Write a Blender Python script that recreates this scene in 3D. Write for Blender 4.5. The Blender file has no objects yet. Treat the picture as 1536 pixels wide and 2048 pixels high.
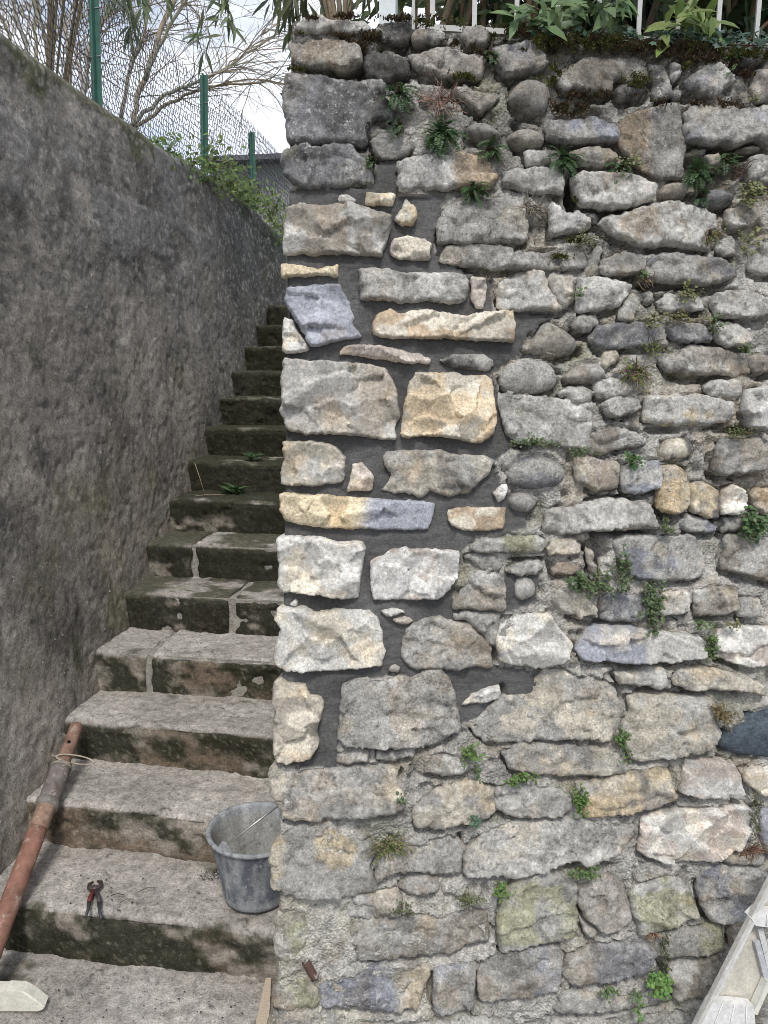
import bpy, bmesh, math, random
import numpy as np
from mathutils import Vector, Matrix, geometry as mgeo

random.seed(7)
RNG = np.random.default_rng(11)
scene = bpy.context.scene
col = scene.collection

# ------------------------------------------------------------------ camera
F, CZ = 1540.0, 1.76
PIT = math.atan(282 / F)
YAW = math.atan(242 / F * math.cos(PIT))
FW = np.array([-math.sin(YAW) * math.cos(PIT), math.cos(YAW) * math.cos(PIT), -math.sin(PIT)])
RT = np.array([math.cos(YAW), math.sin(YAW), 0.0])
UP = np.cross(RT, FW)
CAM = np.array([0.0, 0.0, CZ])
cd = bpy.data.cameras.new("camera")
cam = bpy.data.objects.new("camera", cd)
col.objects.link(cam)
cd.sensor_fit = 'VERTICAL'
cd.sensor_height = 36
cd.lens = 36 * F / 2048
cd.clip_start, cd.clip_end = 0.05, 600
cam.matrix_world = Matrix(((RT[0], UP[0], -FW[0], 0), (RT[1], UP[1], -FW[1], 0),
                           (RT[2], UP[2], -FW[2], CZ), (0, 0, 0, 1)))
scene.camera = cam

# ------------------------------------------------------------------ sky, sun, exposure
SUN_EL, SUN_AZ = math.radians(54), math.radians(168)      # azimuth clockwise from +Y
world = bpy.data.worlds.new("World")
scene.world = world
world.use_nodes = True
nt = world.node_tree
nt.nodes.clear()
wo = nt.nodes.new('ShaderNodeOutputWorld')
bg = nt.nodes.new('ShaderNodeBackground')
sky = nt.nodes.new('ShaderNodeTexSky')
sky.sky_type = 'NISHITA'
sky.sun_disc = False
sky.sun_elevation = SUN_EL
sky.sun_rotation = SUN_AZ
sky.dust_density = 2.0
tc = nt.nodes.new('ShaderNodeTexCoord')
mp = nt.nodes.new('ShaderNodeMapping')
mp.inputs['Scale'].default_value = (1.6, 1.6, 3.2)
no = nt.nodes.new('ShaderNodeTexNoise')
no.inputs['Scale'].default_value = 2.3
no.inputs['Detail'].default_value = 6
no.inputs['Roughness'].default_value = 0.55
rmp = nt.nodes.new('ShaderNodeValToRGB')
rmp.color_ramp.elements[0].position = 0.36
rmp.color_ramp.elements[0].color = (0.3, 0.3, 0.3, 1)
rmp.color_ramp.elements[1].position = 0.58
rmp.color_ramp.elements[1].color = (1, 1, 1, 1)
mx = nt.nodes.new('ShaderNodeMixRGB')
mx.inputs['Color2'].default_value = (8.2, 8.6, 9.5, 1)       # cloud deck
nt.links.new(tc.outputs['Generated'], mp.inputs['Vector'])
nt.links.new(mp.outputs['Vector'], no.inputs['Vector'])
nt.links.new(no.outputs['Fac'], rmp.inputs['Fac'])
nt.links.new(rmp.outputs['Color'], mx.inputs['Fac'])
nt.links.new(sky.outputs['Color'], mx.inputs['Color1'])
nt.links.new(mx.outputs['Color'], bg.inputs['Color'])
bg.inputs['Strength'].default_value = 0.09
nt.links.new(bg.outputs['Background'], wo.inputs['Surface'])
sd = bpy.data.lights.new("sun", 'SUN')
sd.energy = 1.5
sd.angle = math.radians(12)
sd.color = (1.0, 0.96, 0.9)
sun = bpy.data.objects.new("sun", sd)
col.objects.link(sun)
sdir = Vector((math.sin(SUN_AZ) * math.cos(SUN_EL), math.cos(SUN_AZ) * math.cos(SUN_EL), math.sin(SUN_EL)))
sun.rotation_euler = sdir.to_track_quat('Z', 'Y').to_euler()
sun.location = (0, -3, 6)
vs = scene.view_settings
vs.view_transform = 'Standard'
vs.look = 'None'
vs.exposure = 0.64
vs.gamma = 1.0
scene.cycles.use_denoising = True
scene.cycles.max_bounces = 6
scene.cycles.pixel_filter_type = 'BLACKMAN_HARRIS'
scene.cycles.filter_width = 0.9

# ------------------------------------------------------------------ projection helpers (photo measure -> place)
def ray(x, y): return FW + RT * ((x - 768) / F) - UP * ((y - 1024) / F)
def atz(x, y, z):
    d = ray(x, y); return CAM + d * ((z - CZ) / d[2])
def aty(x, y, Y):
    d = ray(x, y); return CAM + d * (Y / d[1])
TH = YAW + math.radians(7)
BAT = math.radians(6)
WD = np.array([math.cos(TH), math.sin(TH), 0.0])
WN = np.array([math.sin(TH), -math.cos(TH), 0.0]) * math.cos(BAT) + np.array([0, 0, math.sin(BAT)])
WU = -np.cross(WD, WN)
P0 = CAM + ray(547, 1950) * 1.9
def onwall(x, y, off=0.0):
    d = ray(x, y); p = P0 + WN * off
    return CAM + d * (np.dot(p - CAM, WN) / np.dot(d, WN))
def wuv(x, y):
    q = onwall(x, y) - P0
    return float(q @ WD), float(q @ WU)
def wpt(u, v, h=0.0): return P0 + WD * u + WU * v + WN * h
BACK = np.array([0.0, 1.0, 0.0])

# ------------------------------------------------------------------ noise
def _hash(ix, iy, iz, s):
    n = (ix.astype(np.int64) * 374761393 + iy.astype(np.int64) * 668265263 + iz.astype(np.int64) * 1440662683 + s * 974634777) & 0xFFFFFFFF
    n = ((n ^ (n >> 13)) * 1274126177) & 0xFFFFFFFF
    n = ((n ^ (n >> 15)) * 2246822519) & 0xFFFFFFFF
    return (n ^ (n >> 16)) / 4294967295.0
def vnoise(x, y, z=None, s=0):
    x = np.asarray(x, float); y = np.asarray(y, float)
    z = np.zeros_like(x) if z is None else np.asarray(z, float)
    i, j, k = np.floor(x), np.floor(y), np.floor(z)
    fx, fy, fz = x - i, y - j, z - k
    fx, fy, fz = [f * f * f * (f * (f * 6 - 15) + 10) for f in (fx, fy, fz)]
    r = 0
    for a in (0, 1):
        for b in (0, 1):
            for c in (0, 1):
                r = r + _hash(i + a, j + b, k + c, s) * (fx if a else 1 - fx) * (fy if b else 1 - fy) * (fz if c else 1 - fz)
    return r * 2 - 1
def fbm(x, y, z=None, s=0, o=4, g=0.5):
    r = 0; a = 1; t = 0; f = 1.0
    for q in range(o):
        r = r + a * vnoise(np.asarray(x) * f, np.asarray(y) * f, None if z is None else np.asarray(z) * f, s + q * 17)
        t += a; a *= g; f *= 2.03
    return r / t
def ss(a, b, x):
    t = np.clip((x - a) / (b - a), 0, 1); return t * t * (3 - 2 * t)

# ------------------------------------------------------------------ object helpers
def tag(o, label=None, cat=None, group=None, kind=None):
    if label: o['label'] = label
    if cat: o['category'] = cat
    if group: o['group'] = group
    if kind: o['kind'] = kind
    return o
def empty(name, loc=(0, 0, 0)):
    o = bpy.data.objects.new(name, None); o.location = loc; o.empty_display_size = 0.1
    col.objects.link(o); return o
def meshobj(name, verts, faces, mat, parent=None, smooth=True, cols=None, origin=None):
    """verts in world space; origin defaults to their mean"""
    v = np.asarray(verts, float)
    org = v.mean(0) if origin is None else np.asarray(origin, float)
    me = bpy.data.meshes.new(name)
    vl = v - org
    me.from_pydata(vl.tolist() if not isinstance(vl, list) else vl, [], faces if isinstance(faces, list) else faces.tolist())
    if smooth:
        me.polygons.foreach_set('use_smooth', np.ones(len(me.polygons), bool))
    if cols is not None:
        c = np.asarray(cols, float)
        if c.shape[1] == 3: c = np.c_[c, np.ones(len(c))]
        at = me.color_attributes.new('col', 'FLOAT_COLOR', 'POINT')
        at.data.foreach_set('color', c.astype(np.float32).ravel())
    me.materials.append(mat)
    me.update()
    o = bpy.data.objects.new(name, me)
    col.objects.link(o)
    if parent is not None:
        o.parent = parent
        pl = Vector((0, 0, 0)); q = parent
        while q is not None: pl += q.location; q = q.parent
        o.location = Vector(org) - pl
    else:
        o.location = Vector(org)
    return o

class MB:
    """collects shapes in world space, builds ONE mesh object"""
    def __init__(s): s.v = []; s.f = []; s.c = []
    def add(s, vs, fs, c=None):
        n = len(s.v); s.v += [tuple(map(float, p)) for p in vs]
        s.f += [tuple(i + n for i in f) for f in fs]
        s.c += [tuple(c) if c is not None else (1, 1, 1)] * len(vs)
    def tube(s, pts, r, n=8, c=None, cap=True):
        pts = [np.asarray(p, float) for p in pts]
        rs = r if hasattr(r, '__len__') else [r] * len(pts)
        vs = []; fs = []
        d = pts[1] - pts[0]; d /= np.linalg.norm(d) + 1e-9
        a = np.cross(d, [0, 0, 1]) if abs(d[2]) < 0.9 else np.cross(d, [1, 0, 0])
        a /= np.linalg.norm(a)
        for i, p in enumerate(pts):
            d = pts[min(i + 1, len(pts) - 1)] - pts[max(i - 1, 0)]
            d /= np.linalg.norm(d) + 1e-9
            a = a - d * (a @ d); a /= np.linalg.norm(a) + 1e-9
            b = np.cross(d, a)
            for k in range(n):
                t = 2 * math.pi * k / n
                vs.append(p + (a * math.cos(t) + b * math.sin(t)) * rs[i])
        for i in range(len(pts) - 1):
            for k in range(n):
                k2 = (k + 1) % n
                fs.append((i * n + k, i * n + k2, (i + 1) * n + k2, (i + 1) * n + k))
        if cap:
            fs.append(tuple(range(n))[::-1]); fs.append(tuple(range((len(pts) - 1) * n, len(pts) * n)))
        s.add(vs, fs, c)
    def box(s, c0, ax, ay, az, c=None):
        """c0 centre, ax/ay/az half vectors"""
        c0, ax, ay, az = [np.asarray(q, float) for q in (c0, ax, ay, az)]
        vs = [c0 + ax * i + ay * j + az * k for i in (-1, 1) for j in (-1, 1) for k in (-1, 1)]
        s.add(vs, [(0, 1, 3, 2), (4, 6, 7, 5), (0, 4, 5, 1), (2, 3, 7, 6), (0, 2, 6, 4), (1, 5, 7, 3)], c)
    def prism(s, pts, dv, c=None):
        pts = [np.asarray(p, float) for p in pts]; dv = np.asarray(dv, float); n = len(pts)
        s.add(pts + [p + dv for p in pts], [tuple(range(n)), tuple(range(2 * n - 1, n - 1, -1))] +
              [(i, i + n, (i + 1) % n + n, (i + 1) % n) for i in range(n)], c)
    def leaf(s, p, d, nrm, L, W, c=None, bend=0.15, k=3):
        """pointed leaf from p along d, k segments"""
        p, d, nrm = [np.asarray(q, float) for q in (p, d, nrm)]
        d = d / (np.linalg.norm(d) + 1e-9); w = np.cross(d, nrm); w /= np.linalg.norm(w) + 1e-9
        up = np.cross(w, d)
        prof = {3: [(0.0, 0.0), (0.35, 1.0), (0.72, 0.68), (1.0, 0.0)], 2: [(0, 0), (0.45, 1), (1, 0)]}[k]
        vs = []; fs = []
        for t, ww in prof:
            m = p + d * L * t - up * (bend * L * t * t)
            if ww == 0: vs.append(m)
            else: vs += [m - w * W * ww / 2 + up * W * .12, m - up * W * .06, m + w * W * ww / 2 + up * W * .12]
        n0 = 0
        fs = [(0, 1, 2), (0, 2, 3)]
        if k == 3: fs += [(1, 4, 5, 2), (2, 5, 6, 3), (4, 7, 5), (5, 7, 6)]
        else: fs += [(1, 4, 2), (2, 4, 3)]
        s.add(vs, fs, c)
    def disc(s, p, nrm, r, c=None, n=6, bump=0.2):
        """small round leaf"""
        p, nrm = np.asarray(p, float), np.asarray(nrm, float); nrm = nrm / (np.linalg.norm(nrm) + 1e-9)
        a = np.cross(nrm, [0.3, 0.2, 0.9]); a /= np.linalg.norm(a) + 1e-9; b = np.cross(nrm, a)
        vs = [p + nrm * r * bump]
        for k in range(n):
            t = 2 * math.pi * k / n; q = r * random.uniform(.8, 1.1)
            vs.append(p + a * math.cos(t) * q + b * math.sin(t) * q)
        s.add(vs, [(0, k + 1, (k + 1) % n + 1) for k in range(n)], c)
    def build(s, name, mat, parent=None, smooth=True, origin=None):
        return meshobj(name, s.v, s.f, mat, parent, smooth, s.c, origin)

# ------------------------------------------------------------------ materials
class NG:
    def __init__(s, name, rough=0.9, spec=0.25):
        s.m = bpy.data.materials.new(name); s.m.use_nodes = True
        s.t = s.m.node_tree; s.b = s.t.nodes['Principled BSDF']
        s.b.inputs['Roughness'].default_value = rough
        s.b.inputs['Specular IOR Level'].default_value = spec
        c = s.n('ShaderNodeTexCoord'); oi = s.n('ShaderNodeObjectInfo')
        mul = s.n('ShaderNodeVectorMath'); mul.operation = 'ADD'
        sc = s.n('ShaderNodeMath'); sc.operation = 'MULTIPLY'; sc.inputs[1].default_value = 37.0
        s.l(oi.outputs['Random'], sc.inputs[0])
        ma = s.n('ShaderNodeMath'); ma.operation = 'MULTIPLY_ADD'; ma.inputs[1].default_value = .9; ma.inputs[2].default_value = .62
        s.l(oi.outputs['Random'], ma.inputs[0]); vsn = s.n('ShaderNodeVectorMath'); vsn.operation = 'SCALE'
        s.l(c.outputs['Object'], vsn.inputs[0]); s.l(ma.outputs[0], vsn.inputs['Scale']); s.l(vsn.outputs[0], mul.inputs[0]); s.l(sc.outputs[0], mul.inputs[1])
        s.co = mul.outputs[0]
    def n(s, t): return s.t.nodes.new(t)
    def l(s, a, b): s.t.links.new(a, b)
    def noise(s, scale, detail=4, rough=0.6, vec=None, stretch=None):
        n = s.n('ShaderNodeTexNoise'); n.inputs['Scale'].default_value = scale
        n.inputs['Detail'].default_value = detail; n.inputs['Roughness'].default_value = rough
        v = vec or s.co
        if stretch:
            m = s.n('ShaderNodeMapping'); m.inputs['Scale'].default_value = stretch; s.l(v, m.inputs['Vector']); v = m.outputs[0]
        s.l(v, n.inputs['Vector']); return n.outputs['Fac']
    def voro(s, scale, feat='F1'):
        n = s.n('ShaderNodeTexVoronoi'); n.inputs['Scale'].default_value = scale; n.feature = feat
        s.l(s.co, n.inputs['Vector']); return n.outputs['Distance']
    def ramp(s, fac, stops):
        r = s.n('ShaderNodeValToRGB'); e = r.color_ramp.elements
        while len(e) < len(stops): e.new(0.5)
        for q, (p, c) in zip(e, stops):
            q.position = p; q.color = (c, c, c, 1) if not hasattr(c, '__len__') else (*c, 1)
        s.l(fac, r.inputs['Fac']); return r.outputs['Color']
    def mix(s, fac, a, b, mode='MIX'):
        m = s.n('ShaderNodeMixRGB'); m.blend_type = mode
        for q, k in ((fac, 'Fac'), (a, 'Color1'), (b, 'Color2')):
            if hasattr(q, 'is_linked'): s.l(q, m.inputs[k])
            elif hasattr(q, '__len__'): m.inputs[k].default_value = (*q, 1)
            else: m.inputs[k].default_value = q
        return m.outputs[0]
    def math(s, op, a, b):
        m = s.n('ShaderNodeMath'); m.operation = op
        for q, k in ((a, 0), (b, 1)):
            if hasattr(q, 'is_linked'): s.l(q, m.inputs[k])
            else: m.inputs[k].default_value = q
        return m.outputs[0]
    def attr(s):
        a = s.n('ShaderNodeAttribute'); a.attribute_name = 'col'; return a
    def bump(s, h, strength=0.5, dist=0.004):
        b = s.n('ShaderNodeBump'); b.inputs['Strength'].default_value = strength; b.inputs['Distance'].default_value = dist
        s.l(h, b.inputs['Height']); s.l(b.outputs[0], s.b.inputs['Normal'])
    def base(s, c): s.l(c, s.b.inputs['Base Color'])

def mat_stone(name, speck=0.5, grain=1.0, rough=0.9, blotch=.9):
    g = NG(name, rough, 0.2); a = g.attr()
    c = g.mix(blotch, a.outputs['Color'], g.ramp(g.noise(24, 9, .72), [(.3, .42), (.47, .95), (.55, 1.1), (.72, 1.55)]), 'MULTIPLY')
    c = g.mix(0.8, c, g.ramp(g.noise(130, 5, .75), [(.3, .42), (.5, 1.0), (.7, 1.6)]), 'MULTIPLY')
    # hairline veins and bedding cracks
    vein = g.ramp(g.math('ABSOLUTE', g.math('SUBTRACT', g.noise(17, 5, .6), .5), 0), [(.0, 1), (.012, 0)])
    c = g.mix(g.math('MULTIPLY', vein, .35), c, (.12, .11, .1))
    # pale lichen specks, amount carried by the stone's own alpha
    lich = g.math('MULTIPLY', g.ramp(g.noise(85, 6, .8), [(.54, 0), (.6, 1)]), g.ramp(g.noise(10, 4, .65), [(.43, 0), (.57, 1)]))
    lich = g.math('MULTIPLY', lich, g.math('MULTIPLY', a.outputs['Alpha'], speck))
    c = g.mix(lich, c, (.70, .69, .64))
    grime = g.math('MULTIPLY', g.ramp(g.noise(60, 8, .78), [(.53, 0), (.62, 1)]), g.math('MULTIPLY', g.ramp(g.noise(7, 4, .6), [(.4, .15), (.6, 1)]), g.math('MULTIPLY', a.outputs['Alpha'], .85)))
    c = g.mix(grime, c, (.045, .043, .038))
    g.base(c)
    h = g.mix(.45, g.noise(55, 8, .72), g.noise(230, 5, .75))
    g.bump(h, 1.0 * grain, .009)
    return g.m
M = {}
M['stone'] = mat_stone('weathered stone', .9, 1.15)
M['cleft'] = mat_stone('freshly split stone', .35, .6, .7, .5)
def mat_mortar():
    g = NG('old lime mortar', .95, .1); a = g.attr()
    c = g.mix(.9, a.outputs['Color'], g.ramp(g.noise(30, 7, .7), [(.3, .55), (.5, 1.0), (.72, 1.45)]), 'MULTIPLY')
    c = g.mix(.75, c, g.ramp(g.noise(170, 4, .75), [(.33, .45), (.5, 1.0), (.68, 1.6)]), 'MULTIPLY')
    g.base(c); g.bump(g.mix(.5, g.noise(80, 6, .7), g.voro(160)), 1.0, .008); return g.m
M['mortar'] = mat_mortar()
def mat_fresh():
    g = NG('fresh grey mortar', .8, .25); a = g.attr()
    c = g.mix(.7, a.outputs['Color'], g.ramp(g.noise(14, 5, .6), [(.3, .65), (.7, 1.4)]), 'MULTIPLY')
    c = g.mix(.7, c, g.ramp(g.noise(190, 5, .8), [(.32, .5), (.7, 1.55)]), 'MULTIPLY')
    g.base(c)
    g.bump(g.mix(.5, g.noise(90, 5, .7, stretch=(1, 1, 2.6)), g.noise(260, 4, .8)), 1.0, .007); return g.m
M['fresh'] = mat_fresh()
def mat_vc(name, rough=.9, spec=.2, n1=40, n2=200, amt=.7, bump=.6, dist=.004, stretch=None, grit=None):
    g = NG(name, rough, spec); a = g.attr()
    c = g.mix(amt, a.outputs['Color'], g.ramp(g.noise(n1, 6, .65, stretch=stretch), [(.3, .6), (.5, 1.0), (.72, 1.4)]), 'MULTIPLY')
    c = g.mix(amt * .8, c, g.ramp(g.noise(n2, 4, .7), [(.32, .55), (.5, 1.0), (.7, 1.45)]), 'MULTIPLY')
    if grit:
        k, light, dark, la, da = grit
        c = g.mix(g.math('MULTIPLY', g.ramp(g.noise(k, 6, .8), [(.56, 0), (.63, 1)]), la), c, light)
        c = g.mix(g.math('MULTIPLY', g.ramp(g.noise(k * .8, 6, .8, vec=None, stretch=(1.1, .93, 1.07)), [(.36, 1), (.43, 0)]), da), c, dark)
    g.base(c); g.bump(g.mix(.5, g.noise(n1 * 2, 6, .7), g.noise(n2 * 1.3, 4, .7)), bump, dist); return g.m
M['render'] = mat_vc('weathered roughcast', .95, .1, 90, 210, .85, 1.0, .008, None, (130, (.42, .39, .35), (.045, .043, .04), .6, .75))
M['step'] = mat_vc('worn step stone', .92, .15, 35, 150, 1.0, 1.0, .009, None, (90, (.52, .49, .44), (.04, .04, .032), .16, .65))
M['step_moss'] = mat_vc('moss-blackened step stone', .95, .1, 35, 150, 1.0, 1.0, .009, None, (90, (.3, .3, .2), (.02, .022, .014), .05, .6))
def mat_leaf(name, rough=.5, trans=.25):
    g = NG(name, rough, .35); a = g.attr()
    c = g.mix(.5, a.outputs['Color'], g.ramp(g.noise(60, 2), [(.3, .7), (.7, 1.3)]), 'MULTIPLY')
    g.base(c)
    t = g.n('ShaderNodeBsdfTranslucent'); g.l(c, t.inputs['Color'])
    ms = g.n('ShaderNodeMixShader'); ms.inputs[0].default_value = trans
    out = g.t.nodes['Material Output']
    g.l(g.b.outputs[0], ms.inputs[1]); g.l(t.outputs[0], ms.inputs[2]); g.l(ms.outputs[0], out.inputs['Surface'])
    return g.m
M['leaf'] = mat_leaf('leaf', .45, .3)
M['dryleaf'] = mat_leaf('dry stalk', .8, .1)
M['moss'] = mat_leaf('moss', .95, .1)
M['bark'] = mat_vc('bark', .9, .1, 30, 150, .7, .6, .004, (1, 1, .3))
M['soil'] = mat_vc('soil', .95, .1, 15, 90, .8, 1, .01)
M['paint'] = mat_vc('white railing paint', .5, .4, 20, 120, .25, .15, .001)
M['green'] = mat_vc('green coated steel', .5, .4, 18, 120, .5, .2, .001)
M['wire'] = mat_vc('fence wire', .55, .4, 10, 60, .3, .05, .001)
M['plain'] = mat_vc('weathered matter', .8, .2, 25, 140, .4, .3, .002)

# =================================================================== GROUND AND TERRACES
def sheet(name, x0, x1, y0, y1, z, n, amp, c, mat='soil', kind='structure'):
    X, Y = np.meshgrid(np.linspace(x0, x1, n), np.linspace(y0, y1, n))
    x, y = X.ravel(), Y.ravel()
    zz = z + amp * fbm(x * 2.2, y * 2.2, s=5)
    idx = np.arange(n * n).reshape(n, n)
    f = np.stack([idx[:-1, :-1], idx[:-1, 1:], idx[1:, 1:], idx[1:, :-1]], -1).reshape(-1, 4)
    cc = np.array(c)[None] * (1 + .35 * fbm(x * 1.3, y * 1.3, s=9)[:, None])
    o = meshobj(name, np.c_[x, y, zz], f, M[mat], None, True, cc)
    if kind: tag(o, kind=kind)
    return o
tag(sheet('ground', -80, 80, -80, 80, -.165, 60, .0, (.18, .175, .16)), 'grey trodden ground in front of the stairs and wall', 'ground')
ZTOP = 2.535
VTOP = (ZTOP - P0[2]) / WU[2]
VBOT = (-0.2 - P0[2]) / WU[2]
def terrace():
    U, W = np.meshgrid(np.linspace(-.02, 9, 60), np.linspace(.3, 14, 60))
    u, w = U.ravel(), W.ravel()
    p = wpt(0, VTOP, 0)[None] + WD[None] * u[:, None] + BACK[None] * w[:, None]
    p[:, 2] = 2.47 + .03 * fbm(u * 2, w * 2, s=4)
    idx = np.arange(3600).reshape(60, 60)
    f = np.stack([idx[:-1, :-1], idx[:-1, 1:], idx[1:, 1:], idx[1:, :-1]], -1).reshape(-1, 4)
    o = meshobj('terrace_soil', p, f, M['soil'], None, True, np.tile([.05, .045, .03], (3600, 1)))
    tag(o, 'dark garden soil behind the top of the stone wall', 'soil', kind='structure')
terrace()

# =================================================================== STONE WALL
wall = empty('stone_wall', tuple(wpt(.5, VBOT, 0)))
tag(wall, 'rubble stone retaining wall with fresh dark mortar along its left corner', 'stone wall', kind='thing')
PAL = dict(gr=(.40, .385, .355), lt=(.55, .535, .495), wh=(.68, .665, .63), cr=(.60, .55, .455), ye=(.62, .525, .37), og=(.46, .365, .26),
           bl=(.335, .345, .38), sl=(.265, .265, .275), dk=(.15, .145, .14), br=(.37, .335, .285), pk=(.49, .435, .385), gn=(.42, .41, .29), ds=(.095, .12, .145), oy=(.63, .515, .36))
TILE = dict(A=(540, 0), B=(1036, 0), C=(540, 380), D=(1036, 380), E=(540, 780), F=(1036, 780), G=(540, 1180), H=(1036, 1180), I=(540, 1580), J=(1036, 1580))
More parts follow.
